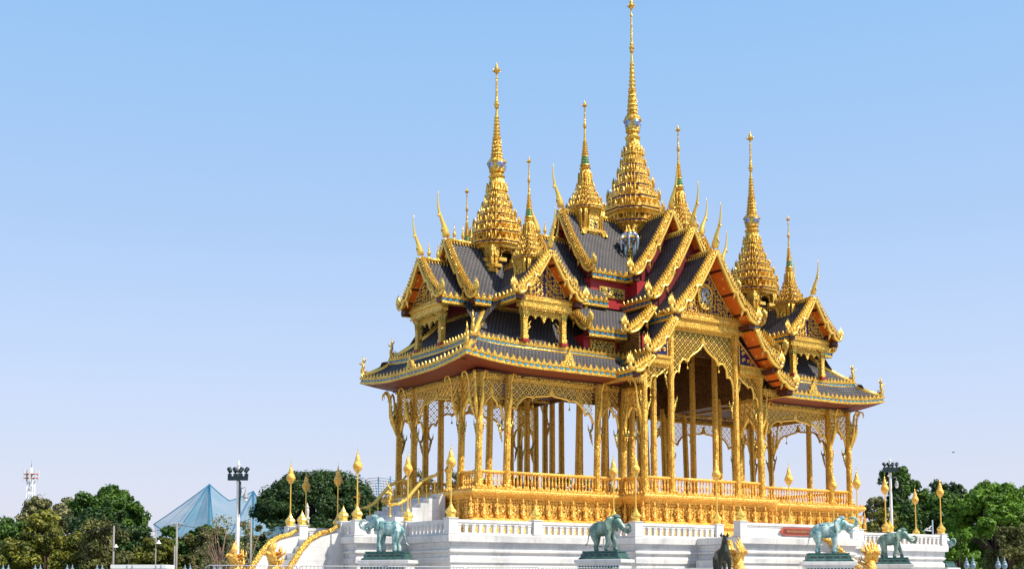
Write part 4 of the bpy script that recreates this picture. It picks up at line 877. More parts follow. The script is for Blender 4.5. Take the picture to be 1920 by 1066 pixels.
fm = MB(); fm.stack(OCT, [(.20,.04),(.20,.12),(.17,.16),(.22,.23),(.245,.30),(.21,.38),(.12,.48),(.06,.60),(.02,.70),(.003,.8)], 'smooth'); fmm = fm.mesh('bud_finial')
for x, y, lab in ((-19.25,-2.25,'gold bud finial cap at the top of the near naga balustrade'),(-19.25,2.25,'gold bud finial cap on the post at the top of the far naga balustrade'),(-12.15,-7.5,'gold bud finial cap halfway along the left front balustrade'),(-3.8,-12.1,'gold bud finial cap at the left end of the solid parapet with the name board'),(3.8,-12.1,'gold bud finial cap above the right part of the solid parapet'),(12.15,-7.5,'gold bud finial cap halfway along the right front balustrade')):
    thing('bud_finial', lab, 'finial', (x, y, ZT+.03), 0, 'gold bud finials on the terrace parapet', fmm)
#PART2
# ------------------------------------------------------------------ GROUND
g = MB(); g.add([(-900,-300,GZ-.02),(900,-300,GZ-.02),(1400,2500,GZ-.02),(-1400,2500,GZ-.02)], [(0,1,2,3)], 'grass'); struct('ground', g)
g = MB(); g.add([(-90,-90,GZ),(70,-90,GZ),(70,45,GZ),(-90,45,GZ)], [(0,1,2,3)], 'plaza'); struct('plaza', g)
# ------------------------------------------------------------------ ELEPHANTS
def organic(chains, mtl, vox=.03):
    """overlapping tapered tubes fused into one continuous smooth body; chain = [((x, y, z), r or (r_side, r_up))]"""
    p = MB()
    for chn in chains:
        P = [Vector(q[0]) for q in chn]; Q = [(q[1], q[1]) if not isinstance(q[1], tuple) else q[1] for q in chn]
        d0 = (P[0]-P[1]).normalized(); d1 = (P[-1]-P[-2]).normalized()
        P = [P[0]+d0*min(Q[0])*.75]+P+[P[-1]+d1*min(Q[-1])*.75]; Q = [(Q[0][0]*.45, Q[0][1]*.45)]+Q+[(Q[-1][0]*.45, Q[-1][1]*.45)]
        vs = []; n = 14; a = None
        for k in range(len(P)):
            d = (P[min(k+1, len(P)-1)]-P[max(k-1, 0)]).normalized(); sd_ = Vector((0, 1, 0)); sd_ = (sd_-d*sd_.dot(d)).normalized(); up = d.cross(sd_)
            for j in range(n): t = 2*PI*j/n; vs.append(P[k]+sd_*(math.cos(t)*Q[k][0])+up*(math.sin(t)*Q[k][1]))
        K = len(P); fs = [(k*n+j, k*n+(j+1) % n, (k+1)*n+(j+1) % n, (k+1)*n+j) for k in range(K-1) for j in range(n)]+[tuple(range(n))[::-1], tuple((K-1)*n+j for j in range(n))]
        p.add(vs, fs, mtl)
    me = p.mesh('body'); o = bpy.data.objects.new('body_source', me); COL.objects.link(o); r = o.modifiers.new('r', 'REMESH'); r.mode = 'VOXEL'; r.voxel_size = vox
    sm = o.modifiers.new('s', 'SMOOTH'); sm.iterations = 7; sm.factor = .6
    bpy.context.view_layer.update(); out = bpy.data.meshes.new_from_object(o.evaluated_get(bpy.context.evaluated_depsgraph_get())); bpy.data.objects.remove(o)
    out.name = 'body'; out.materials.clear(); out.materials.append(M[mtl]); out.polygons.foreach_set('use_smooth', [True]*len(out.polygons)); return out
def elephant(trunk, stride, mtl, tail=True):
    """faces +x; about 1.55 m high at the head, feet on z = 0"""
    C_ = [[((-.58,0,.86),(.20,.22)), ((-.40,0,.94),(.29,.31)), ((-.1,0,.97),(.32,.35)), ((.2,0,1.0),(.30,.33)), ((.42,0,1.12),(.22,.26)), ((.60,0,1.28),(.20,.23)), ((.76,0,1.20),(.15,.18))],
          [((.60,0,1.36),(.17,.14)), ((.66,0,1.30),(.18,.16))], [((.70,0,1.14),(.13,.15)), ((.80,0,1.02),(.08,.09))], [((.78,0,1.18),.13)]+trunk]
    for i, (x, y, dx) in enumerate(((.28,.17,stride[0]),(.28,-.17,stride[1]),(-.42,.18,stride[2]),(-.42,-.18,stride[3]))):
        fr = i < 2; kn = .04 if fr else .05
        C_.append([((x,y*.8,.86),(.15,.17) if fr else (.17,.23)), ((x+dx*.25+.01,y,.62),(.125,.135) if fr else (.14,.17)), ((x+dx*.6+kn,y,.36),.098), ((x+dx,y,.14),.090), ((x+dx+.03,y,.045),(.105,.12))])
    if tail: C_.append([((-.66,0,.86),.05), ((-.76,0,.66),.034), ((-.80,0,.46),.026), ((-.84,0,.33),.030), ((-.92,0,.26),.04)])
    return organic(C_, mtl, .026)
TR_UP = [((.95,0,1.10),.11),((1.06,0,1.02),.095),((1.20,0,1.04),.085),((1.27,0,1.18),.075),((1.20,0,1.32),.062),((1.06,0,1.36),.05),((1.0,0,1.30),.045)]
TR_CURL = [((.93,0,1.0),.12),((1.02,0,.86),.10),((1.16,0,.80),.09),((1.30,0,.88),.078),((1.31,0,1.05),.066),((1.20,0,1.14),.054),((1.11,0,1.08),.045)]
def dress(mtl, sy):
    p = MB(); p.tube([(.60,sy*.24,1.42),(.47,sy*.33,1.36),(.38,sy*.40,1.18),(.40,sy*.38,.96),(.52,sy*.30,.88)], [.05,.16,.20,.15,.03], 8, mtl, None, .16); return p.mesh('ear')
def tusks(mtl):
    p = MB()
    for sy in (-1, 1): p.tube([(.86,sy*.13,.98),(1.0,sy*.17,.92),(1.12,sy*.15,.97),(1.17,sy*.13,1.04)], [.035,.032,.022,.005], 6, mtl)
    p.tube([(.84,0,.98),(.96,0,.86),(.93,0,.80)], [.10,.07,.03], 6, mtl); return p.mesh('tusks')
def saddle(mtl):
    p = MB(); n = 9; P = lambda x, t, k=1: (x, math.sin(t)*.30*k, .97+math.cos(t)*.315*k)
    for k in range(n-1):
        a, c = -.8+1.6*k/(n-1), -.8+1.6*(k+1)/(n-1); p.add([P(-.30,a,1.03),P(.12,a,1.03),P(.12,c,1.03),P(-.30,c,1.03)], [(0,1,2,3)], mtl, True)
    for x in (-.30, .12): p.tube([P(x, -.8+t*.2, 1.04) for t in range(9)], .018, 5, mtl)
    for t in (-.8, .8): p.tube([P(-.30, t, 1.04), P(.12, t, 1.04)], .018, 5, mtl)
    p.tube([P(.10, -2.9+t*.58, 1.01) for t in range(11)], .020, 5, mtl); out = [('saddle_cloth', p.mesh('saddle_cloth'))]
    p = MB(); p.tube([(.36+.03*math.cos(a_*.63), math.sin(a_*.63)*.27, 1.03+math.cos(a_*.63)*.29) for a_ in range(11)], .028, 5, mtl); out.append(('collar', p.mesh('collar')))
    p = MB(); p.lathe([(.19,-.05),(.18,.02),(.11,.07),(.03,.09)], 10, mtl, (.60,0,1.50)); out.append(('head_cap', p.mesh('head_cap')))
    for x, y in ((.33,.17),(.33,-.17),(-.36,.17),(-.36,-.17)):
        p = MB(); p.tube([(x+math.cos(t*.785)*.125+.04, y+math.sin(t*.785)*.125, .20) for t in range(9)], .022, 4, mtl); out.append(('anklet', p.mesh('anklet')))
    return out
pl_ = MB(); pl_.stack([(-1,-.52),(1,-.52),(1,.52),(-1,.52)], [(1.0,-.36),(1.0,-.30),(.92,-.26),(.90,-.12),(.82,-.08),(.86,-.06),(.86,0)], 'plinth')
for sy in (-1, 1):
    for k in range(5): pl_.box((-.76+k*.32,min(sy*.46,sy*.475),-.23),(-.54+k*.32,max(sy*.46,sy*.475),-.15),'blackish')
plm = pl_.mesh('bronze_plinth')
pd = MB(); pd.stack([(-1,-.58),(1,-.58),(1,.58),(-1,.58)], [(1.12,GZ+2.74),(1.12,GZ+2.74+.3),(.96,GZ+2.74+.4),(.96,-.95),(1.02,-.92),(1.02,-.60),(1.0,-.58),(1.14,-.50),(1.14,-.38),(1.10,-.365)], 'marble')
for sy in (-1, 1):
    for k in range(14): pd.box((-.93+k*.14,min(sy*.57,sy*.605),-.86),(-.85+k*.14,max(sy*.57,sy*.605),-.64),'plinth')
pdm = pd.mesh('statue_pedestal')
def statue(pos, ang, trunk, stride, mtl, label, plab, s_=1.0):
    x, y, z = pos; t = thing('elephant_statue', label, 'statue', (x, y, z), ang, 'bronze elephant statues round the terrace'); t.scale = (s_,)*3
    put(elephant(trunk, stride, mtl), 'body', t); put(dress(mtl, 1), 'ear', t); put(dress(mtl, -1), 'ear', t); put(tusks(mtl), 'tusks', t); [put(me_, nm_, t) for nm_, me_ in saddle(mtl)]; put(plm, 'bronze_plinth', t)
    thing('statue_pedestal', plab, 'pedestal', (x, y, z), ang, 'white pedestals under the elephant statues', pdm).scale = (s_,)*3
STD = (0,0,0,0); W1 = (.16,-.16,-.10,.12)
yaw_l = math.atan2(_R.y, _R.x)
statue(at(727,1033,55), yaw_l+PI-.25, TR_UP, (.04,-.05,.03,-.04), 'patina', 'turquoise green elephant statue with raised trunk facing left, near the left stairs', 'white pedestal under the left-facing turquoise elephant by the left stairs', 1.02)
statue(at(1133,1032,54.2), yaw_l-.55, TR_CURL, (.18,-.10,-.08,.10), 'patina_dark', 'dull green elephant statue walking right, in front of the terrace inner corner', 'white pedestal under the walking elephant at the middle of the terrace', .98)
statue(at(1552,1036,58.5), yaw_l-.12, [((.95,0,1.16),.11),((1.06,0,1.14),.095),((1.20,0,1.22),.085),((1.25,0,1.38),.072),((1.17,0,1.50),.06),((1.04,0,1.50),.05),((.98,0,1.44),.045)], (.05,-.06,.02,-.05), 'patina', 'tall blue-green elephant statue with its trunk curled high, beside the maroon name board', 'white pedestal under the high-trunked elephant beside the name board', 1.08)
statue(at(1672,1044,67), yaw_l-.35, TR_CURL, (.22,-.14,-.10,.12), 'patina_dark', 'smaller grey-green elephant statue striding right, in front of the right balustrade', 'white pedestal under the striding elephant before the right balustrade', .98)
statue(at(541,1042,67), yaw_l+PI-.2, TR_UP, STD, 'patina', 'elephant statue half hidden behind the left stairs, only trunk and head visible', 'white pedestal hidden behind the left stairs under the farthest left elephant', 1.0)
statue(at(1757,1052,76), yaw_l-.9, TR_UP, STD, 'patina', 'rightmost elephant statue, only its curled trunk showing past the terrace corner', 'white pedestal of the rightmost elephant behind the terrace corner', 1.0)
# bronze horse-like statue facing the viewer
hp = at(1356, 1066, 50.5); HS = thing('horse_statue', 'dark bronze horse statue seen from the front before the gold naga head', 'statue', (hp.x, hp.y, -4.05), yaw_l-PI/2+.08)
HC = [[((-.62,0,.98),(.20,.22)), ((-.40,0,1.0),(.27,.27)), ((-.05,0,1.0),(.27,.29)), ((.16,0,1.05),(.29,.32)), ((.26,0,1.20),(.20,.24)), ((.28,0,1.42),(.13,.17)), ((.30,0,1.62),(.105,.14))],
      [((.30,0,1.70),(.10,.11)), ((.44,0,1.66),(.09,.10)), ((.60,0,1.56),(.06,.07))], [((-.75,0,1.0),.07), ((-.88,0,.8),.08), ((-.9,0,.4),.05)]]
for sx, sy in ((.22,.17),(.22,-.17),(-.55,.18),(-.55,-.18)):
    HC.append([((sx,sy*.9,.92),(.13,.17)), ((sx+(.05 if sx > 0 else -.04),sy*1.1,.62),(.085,.09)), ((sx+.04,sy*1.15,.36),.06), ((sx,sy*1.1,.14),.05), ((sx+.04,sy*1.1,.05),.075)])
put(organic(HC, 'dark_bronze', .024), 'body', HS)
p = MB()
for sy in (-1, 1): p.tube([(.30,sy*.09,1.74),(.29,sy*.13,1.84),(.30,sy*.12,1.92)], [.04,.035,.004], 5, 'dark_bronze'); p.tube([(.30,sy*.10,1.74),(.28,sy*.2,1.82)], [.05,.01], 5, 'dark_bronze')
p.tube([(.22,0,1.82),(.14,0,1.6),(.10,0,1.35)], [.04,.05,.03], 5, 'dark_bronze'); p.part('mane_and_ears', HS)
p = MB(); p.stack([(-1,-.4),(1,-.4),(1,.4),(-1,.4)], [(1.1,GZ+4.05),(1.1,-.5),(.95,-.4),(1.0,-.1),(.95,0)], 'marble'); thing('statue_pedestal', 'white pedestal carrying the dark bronze horse in front of the stairs', 'pedestal', HS.location, HS.rotation_euler.z, None, p.mesh('statue_pedestal'))
# ------------------------------------------------------------------ FLOODLIGHT MASTS
def flood(u, v, depth, label, s_=1.0, cam_side=1):
    p0 = at(u, v, depth); t = thing('floodlight_mast', label, 'light mast', (p0.x, p0.y, GZ), yaw_l); H = p0.z-GZ
    p = MB(); p.lathe([(.12,0),(.12,H*.3),(.085,H-.15),(.11,H-.1),(.11,H+.02),(.06,H+.06),(.06,H+.75),(.09,H+.80),(.05,H+.9),(.01,H+1.05)], 10, 'white'); p.part('pole', t)
    p = MB(); p.cbox((0,-.12,H+.15),(.48,.10,.10),'lamp_dark'); cb = p.part('crossbar', t)
    for k in range(4):
        p = MB(); x = -.40+k*.27; p.cbox((0,0,.02),(.085,.07,.07),'lamp_dark'); p.cbox((0,0,.12),(.03,.03,.08),'lamp_dark')
        a = -.5 if k < 2 else .45; T = Matrix.Translation((0,0,.26)) @ Matrix.Rotation(a, 4, 'Y') @ Matrix.Rotation(-.5, 4, 'X'); p.lathe([(.05,-.12),(.10,-.09),(.115,.12),(.10,.14)], 10, 'lamp_dark', (0,0,0), T)
        p.part('spotlight', t, (x,-.12,H+.28))
    p = MB(); q = cam_side; p.tube([(.1,0,H-.35),(.3*q+.05,-.05,H-.28),(.38,-.1,H-.35),(.38,-.1,H-.55)], .018, 5, 'grey'); p.lathe([(.05,-.1),(.10,-.2),(.13,-.32),(.145,-.36),(.12,-.42)][::-1], 10, 'grey', (.38,-.1,H-.42)); p.lathe([(.02,-.62),(.09,-.56),(.115,-.42)], 10, 'glass', (.38,-.1,H-.40)); p.part('camera_dome', t)
    if u < 900:
        p = MB(); p.tube([(.1,-.1,H),(.13,-.12,H-.5),(.1,-.1,H-1.0),(.12,-.1,H-1.6)], [.05,.06,.04,.03], 5, 'lamp_dark'); p.part('cable_bundle', t)
    return t
flood(447, 902, 62, 'white floodlight mast with four dark lamps left of the domed tree', 1)
flood(1669, 886, 84, 'white floodlight mast with four dark lamps right of the pavilion', 1.2)
# ------------------------------------------------------------------ BARRIER FENCE along the bottom of the picture
fa = at(384, 1058, 43.0); fb = at(1776, 1060, 62); A = Vector((fa.x, fa.y)); B = Vector((fb.x, fb.y)); d = (B-A); ln = d.length; d.normalize(); fang = math.atan2(d.y, d.x)
n = 11; wl = ln/n; ztop = -3.52; bars = MB(); ph = 1.5
bars.tube([(.04,0,ph-1.45),(.04,0,ph-.10),(.07,0,ph-.03),(.14,0,ph),(wl-.14,0,ph),(wl-.07,0,ph-.03),(wl-.04,0,ph-.10),(wl-.04,0,ph-1.45)], .016, 5, 'rail')
bars.tube([(.04,0,.2),(wl-.04,0,.2)], .016, 5, 'rail')
for k in range(int(wl/.15)): bars.tube([(.15+k*.15,0,.2),(.15+k*.15,0,ph)], .010, 4, 'rail', None, 1, False)
bm = bars.mesh('frame')
fl_ = ['first fence panel from the left, before the far naga head','second fence panel from the left, before the near naga head','third fence panel from the left, before the curved marble flank wall','fourth fence panel, at the left elephant pedestal','fifth fence panel, just right of the left elephant pedestal','sixth fence panel, before the long marble wall','seventh fence panel, just left of the middle elephant pedestal','eighth fence panel, right of the middle elephant pedestal','ninth fence panel, before the horse statue','tenth fence panel, before the wall under the name board','eleventh fence panel, at the right end near the last elephants']
for i in range(n):
    p = A+d*(wl*i); z = ztop-ph+(0.0)
    t = thing('fence_panel', 'pale steel '+fl_[i], 'fence', (p.x, p.y, z-.0), fang, 'pale steel fence panels in front of the terrace'); put(bm, 'frame', t)
    q = MB(); q.box((.0,-.05,GZ-z),(wl,.05,.1),'concrete'); q.part('footing', t)
# ------------------------------------------------------------------ TREES
def tree(u, v_top, v_bot, width_px, depth, leaf, kind, label, name='broadleaf_tree', seed=1, n=7000, ls=.26, bark='bark', trunk_lean=0, blobs=None, group='trees behind the terrace', sparse=0):
    rng = random.Random(seed); top = at(u, v_top, depth); k = depth/FPX; Wd = width_px*k/2; Ht = top.z-GZ; bot = max(GZ+.4, at(u, v_bot, depth).z)-GZ
    t = thing(name, label, 'tree', (top.x, top.y, GZ), yaw_l, group); H = Ht-bot; cz = bot+H*.45
    if blobs is None:
        blobs = []
        if kind == 'dome':
            for i in range(90):
                a = rng.random()*2*PI; r = math.sqrt(rng.random()); zz = (1-r**2.0)*.86
                blobs.append((math.cos(a)*r*Wd*.93, math.sin(a)*r*Wd*.8, bot+H*(.10+.80*zz), Wd*.15*(.8+.5*rng.random())))
        elif kind == 'round':
            for i in range(26):
                a = rng.random()*2*PI; e = math.asin(rng.uniform(-.75, 1)); r = rng.uniform(.45, .85)
                blobs.append((math.cos(a)*math.cos(e)*r*Wd, math.sin(a)*math.cos(e)*r*Wd*.8, bot+H*(.48+.44*math.sin(e)*r/.85), Wd*(.20+.12*rng.random())))
        elif kind == 'cone':
            for i in range(22):
                h = rng.random(); a = rng.random()*2*PI; r = (1-h)*.75*rng.uniform(.5, 1); blobs.append((math.cos(a)*r*Wd, math.sin(a)*r*Wd, bot+H*(.06+.88*h), Wd*(.30-.2*h)))
        else:  # wide, layered
            for i in range(30):
                h = rng.random(); a = rng.random()*2*PI; r = rng.uniform(.3, .95)*(1-.45*h**2); blobs.append((math.cos(a)*r*Wd, math.sin(a)*r*Wd*.7, bot+H*(.12+.78*h), Wd*(.15+.10*rng.random())))
    for i in range(5 if kind == 'dome' else 14):
        e_b = rng.choice(blobs); dv_ = Vector((rng.gauss(0,1), rng.gauss(0,1), rng.gauss(.3,.8))).normalized(); blobs.append((e_b[0]+dv_.x*e_b[3]*1.15, e_b[1]+dv_.y*e_b[3]*1.15, max(bot, e_b[2]+dv_.z*e_b[3]*1.05), e_b[3]*rng.uniform(.3,.5)))
    # trunk and limbs
    p = MB(); tr_ = max(.12, Wd*.055); fork = bot*.75+H*.08; lx = trunk_lean
    p.tube([(lx*-.6,0,-.1),(lx*-.3,0,fork*.5),(0,0,fork),(0,0,bot+H*.45)], [tr_*1.5,tr_*1.1,tr_,tr_*.4], 7, bark)
    for i, bl in enumerate(blobs[::2]):
        e = Vector(bl[:3]); m_ = Vector((e.x*.45+rng.uniform(-.2,.2)*Wd*.2, e.y*.45, fork+(e.z-fork)*.55)); p.tube([(0,0,fork*.9),tuple(m_),tuple(e)], [tr_*.55,tr_*.32,tr_*.10], 5, bark)
        if kind == 'bare' or sparse:
            for q in range(5):
                w2 = Vector((rng.uniform(-1,1),rng.uniform(-1,1),rng.uniform(0,1)))*bl[3]*1.6; p.tube([tuple(m_.lerp(e,.4+.15*q)), tuple(m_.lerp(e,.4+.15*q)+w2*.5), tuple(m_.lerp(e,.4+.15*q)+w2)], [tr_*.16,tr_*.10,tr_*.03], 4, bark)
    p.part('trunk', t)
    if n:
        vs = []; fs = []; tint = []
        tot = sum(b_[3]**2 for b_ in blobs)
        for bl in blobs:
            c = Vector(bl[:3]); r = bl[3]; bt = rng.uniform(-.12, .12)
            # sub-clumps on each blob
            cl = [(Vector((rng.gauss(0,1),rng.gauss(0,1),rng.gauss(0,.8)+.25)).normalized()*r*rng.uniform(.55,1.0), rng.uniform(.30,.55)*r, rng.uniform(-.10,.10)) for _ in range(13)]
            for _ in range(int(n*r*r/tot)):
                cc, cr, ct = rng.choice(cl); dv = Vector((rng.gauss(0,1),rng.gauss(0,1),rng.gauss(0,.75))).normalized()
                pnt = c+cc+dv*cr*rng.uniform(.6,1.1)
                nr = (dv+Vector((rng.uniform(-.7,.7),rng.uniform(-.7,.7),rng.uniform(.0,.9)))).normalized(); a = nr.orthogonal().normalized(); b_ = nr.cross(a); an = rng.random()*PI
                a2 = (a*math.cos(an)+b_*math.sin(an))*ls*rng.uniform(.5,1); b2 = (b_*math.cos(an)-a*math.sin(an))*ls*rng.uniform(.3,.6)
                o = len(vs); vs += [tuple(pnt-a2), tuple(pnt+b2*.9-a2*.2), tuple(pnt+a2), tuple(pnt-b2*.9+a2*.1)]; fs.append((o,o+1,o+2,o+3))
                tv = min(1, max(0, .46+bt*1.3+ct*1.5+rng.gauss(0,.15))); tint += [tv]*4
        me = bpy.data.meshes.new('crown'); me.from_pydata(vs, [], fs); me.materials.append(M[leaf])
        at_ = me.attributes.new('tint', 'FLOAT', 'POINT'); at_.data.foreach_set('value', tint); put(me, 'crown', t)
    return t
G2 = 'trees behind the terrace'
T_ = tree
T_(18, 955, 1100, 120, 118, 'leaf_green', 'round', 'bright mid-green tree at the far left edge, top cut by the frame', seed=2, n=9000, bark='bark')
T_(95, 930, 1060, 170, 150, 'leaf_pale', 'wide', 'pale yellowish tree with loose crown under the telecom mast', seed=3, n=12000, ls=.30, sparse=1)
T_(205, 912, 1030, 150, 128, 'leaf_green', 'round', 'tall deep green tree rising above its neighbours left of the net tent', seed=5, n=24000, ls=.27)
T_(195, 952, 1080, 190, 120, 'leaf_dark', 'wide', 'dark green tree under the tall deep green one', seed=6, n=9000)
T_(92, 962, 1110, 190, 104, 'leaf_gold', 'round', 'big olive-gold bushy tree at the left, lower than the telecom mast', seed=7, n=30000, ls=.22)
T_(205, 972, 1110, 170, 101, 'leaf_olive', 'wide', 'brownish olive tree with visible crooked branches behind the leftmost concrete pole', seed=8, n=14000, ls=.2, sparse=1)
T_(292, 992, 1110, 110, 98, 'leaf_gold', 'wide', 'low yellow-green tree behind the thin lamp pole', seed=9, n=14000, ls=.2)
T_(345, 985, 1110, 150, 108, 'leaf_green', 'wide', 'dark green tree below the net tent', seed=10, n=16000, ls=.24)
T_(385, 990, 1110, 120, 100, 'leaf_olive', 'wide', 'dull olive tree just below the net tent', seed=11, n=11000, ls=.2, sparse=1)
T_(415, 958, 1080, 110, 92, 'leaf_pale', 'bare', 'nearly leafless tree with pinkish branches left of the floodlight mast', name='bare_tree', seed=12, n=1500, ls=.12, bark='bark_pale', sparse=1)
T_(462, 965, 1110, 80, 96, 'leaf_pale', 'wide', 'thin dry tree right behind the left floodlight mast', name='bare_tree', seed=13, n=1600, ls=.16, bark='bark_pale', sparse=1)
T_(452, 992, 1110, 130, 100, 'leaf_dark', 'round', 'low dark tree behind the left floodlight mast', seed=14, n=13000)
T_(598, 879, 985, 262, 118, 'leaf_dark', 'dome', 'huge dark green umbrella-shaped tree behind the left stairs', name='rain_tree', seed=15, n=95000, ls=.19, bark='bark_dark')
T_(585, 975, 1110, 260, 108, 'leaf_dark', 'wide', 'low dark understorey tree beneath the umbrella-shaped tree', seed=16, n=12000)
T_(505, 962, 1110, 70, 104, 'leaf_olive', 'wide', 'olive tree at the left foot of the umbrella-shaped tree', seed=18, n=4000, sparse=1)
for i, (u, v, wd, lf, lab) in enumerate(((805,872,70,'leaf_olive','olive tree top seen between the leftmost pavilion columns'),(866,866,60,'leaf_olive','thin tree top behind the left corner columns'),(905,886,60,'leaf_green','green tree top behind the near corner column'),(975,880,60,'leaf_dark','dark tree top seen through the left wide bay'),(1056,872,46,'leaf_bright','bright green tree top between two dark columns'),(1098,876,56,'leaf_pale','dry pale tree top behind the left wing balustrade'),(1146,884,46,'leaf_dark','dark tree top behind the inner corner of the pavilion'))):
    T_(u, v, 1010, wd*1.25, 130+6*i, lf, 'round', lab, seed=30+i, n=3500, ls=.22, group='tree tops seen through the pavilion')
T_(1638, 918, 1100, 90, 122, 'leaf_pale', 'wide', 'brownish hazy shrub tree at the right end of the pavilion', seed=40, n=5000, ls=.2, sparse=1)
T_(1680, 884, 1020, 90, 116, 'leaf_dark', 'cone', 'dark pointed tree behind the right floodlight mast', name='pointed_tree', seed=41, n=8000, ls=.24)
T_(1705, 876, 1040, 150, 124, 'leaf_green', 'wide', 'tall mid-green tree just right of the right floodlight mast', seed=42, n=22000, ls=.25)
T_(1775, 888, 1040, 110, 128, 'leaf_dark', 'round', 'dark green tree top between the tall green and the bright umbrella tree', seed=43, n=9000, ls=.26)
T_(1862, 892, 1010, 190, 106, 'leaf_bright', 'dome', 'bright green umbrella-shaped tree with dark straight trunk at the right edge', name='rain_tree', seed=44, n=60000, ls=.19, bark='bark_dark')
T_(1935, 896, 1040, 120, 116, 'leaf_dark', 'round', 'dark tree cut by the right edge of the photo', seed=45, n=7000)
T_(1750, 925, 1110, 200, 112, 'leaf_green', 'wide', 'broad green tree behind the rightmost bud lanterns', seed=46, n=26000, ls=.24)
T_(1652, 945, 1110, 110, 100, 'leaf_gold', 'wide', 'yellow-green shrub tree left of the right floodlight mast', seed=47, n=7000, ls=.2)
T_(1705, 952, 1110, 90, 98, 'leaf_green', 'wide', 'yellow-green low tree right of the right floodlight mast', seed=48, n=7000, ls=.2)
T_(1795, 990, 1110, 80, 94, 'leaf_bright', 'wide', 'light green shrub beyond the right corner of the terrace', seed=49, n=4500, ls=.19)
T_(1890, 985, 1110, 120, 100, 'leaf_olive', 'wide', 'brown-olive tree under the bright umbrella tree', seed=50, n=6500, ls=.2, sparse=1)
T_(1840, 1000, 1110, 170, 124, 'leaf_dark', 'wide', 'dark understorey tree behind the umbrella trunk at right', seed=51, n=9000)
T_(1700, 985, 1110, 180, 126, 'leaf_dark', 'wide', 'dark understorey tree behind the right end of the terrace', seed=52, n=8000)
# far wood closing the view between the trunks
vs = []; fs = []; tint = []; rng = random.Random(5)
for (u0, u1, v0) in ((-20, 640, 1015), (640, 1640, 1060), (1600, 1960, 985)):
    for i in range(int((u1-u0)*22)):
        u = rng.uniform(u0, u1); dp_ = rng.uniform(135, 150); z_hi = at(u, v0+rng.gauss(0, 7), dp_).z; c = at(u, 1098, dp_); z = rng.uniform(GZ, z_hi); s2 = .38
        nr = Vector((rng.uniform(-1,1),-1.2,rng.uniform(-.2,1))).normalized(); a = nr.orthogonal().normalized()*s2; b_ = nr.cross(a); o = len(vs); p = Vector((c.x, c.y, z))
        vs += [tuple(p-a), tuple(p+b_*.7), tuple(p+a), tuple(p-b_*.7)]; fs.append((o,o+1,o+2,o+3)); tint += [max(0, min(1, rng.gauss(.25,.15)))]*4
me = bpy.data.meshes.new('far_wood'); me.from_pydata(vs, [], fs); me.materials.append(M['leaf_dark']); a_ = me.attributes.new('tint', 'FLOAT', 'POINT'); a_.data.foreach_set('value', tint)
o = bpy.data.objects.new('far_wood', me); COL.objects.link(o); o['kind'] = 'stuff'
# ------------------------------------------------------------------ AVIARY NET, MAST, POLES, LAMPS
AV = thing('net_aviary', 'large blue net tent with two peaks behind the trees left of the floodlight mast', 'aviary'); D = 175
def sheet(pa, pb, pc, pd_, sag, n=12):      # bilinear saddle sheet
    p = MB(); vs = []
    for i in range(n+1):
        for j in range(n+1):
            a, c = i/n, j/n; q = (pa.lerp(pb, a)).lerp(pd_.lerp(pc, a), c); q = q.copy(); q.z -= sag*math.sin(PI*a)*math.sin(PI*c)**.8; vs.append(tuple(q))
    p.add(vs, [(i*(n+1)+j, i*(n+1)+j+1, (i+1)*(n+1)+j+1, (i+1)*(n+1)+j) for i in range(n) for j in range(n)], 'net', True); return p
P1 = at(393, 907, D); P2 = at(475, 920, D+8); VL_ = at(430, 938, D+2); BL = at(288, 982, D-4); BM = at(405, 1050, D-24); BR = at(520, 985, D+6); BB = at(300, 1040, D-20)
sheet(P1, BL, BB, BM, .1).part('net_panel', AV); sheet(P1, VL_, BM, BB, .1).part('net_panel', AV); sheet(P2, VL_, BM, at(500,1050,D-10), .1).part('net_panel', AV); sheet(P2, BR, at(540,1050,D), at(480,1050,D-10), .1).part('net_panel', AV)
for P_ in (P1, P2): q = MB(); q.tube([(P_.x, P_.y, GZ), tuple(P_)], .17, 6, 'mast_blue'); q.part('mast', AV)
q = MB()
for a_, b2 in ((P1,BL),(P1,VL_),(P2,VL_),(P2,BR),(P1,BB),(P1,BM),(BL,BM),(P2,BM)):
    q.tube([tuple(a_.lerp(b2, t/6)-Vector((0,0,.12*math.sin(PI*t/6)))) for t in range(7)], .08, 4, 'mast_blue')
for t in range(1, 7): q.tube([tuple(P1), tuple(BL.lerp(BM, t/7))], .022, 4, 'mast_blue'); q.tube([tuple(P2), tuple(BM.lerp(BR, t/7))], .022, 4, 'mast_blue')
q.part('cables', AV)
A2 = thing('wire_aviary', 'pale wire mesh enclosure frame behind the umbrella tree, left of the pavilion', 'enclosure'); D = 185
q = MB()
for u, v in ((710,893),(732,892)): a_ = at(u, v, D); q.tube([(a_.x,a_.y,GZ), tuple(a_)], .10, 5, 'mast_blue')
q.part('posts', A2); q = MB()
for r in range(7):
    q.tube([tuple(at(688+t*10, 902-7*math.sin(PI*min(1,(t+2)/8))+r*5, D)) for t in range(10)], .05, 3, 'grey')
for t in range(19): q.tube([tuple(at(688+t*5, 905-8*math.sin(PI*min(1,(t/2+2)/8)), D)), tuple(at(692+t*5, 935, D))], .045, 3, 'grey')
q.part('wire_mesh', A2)
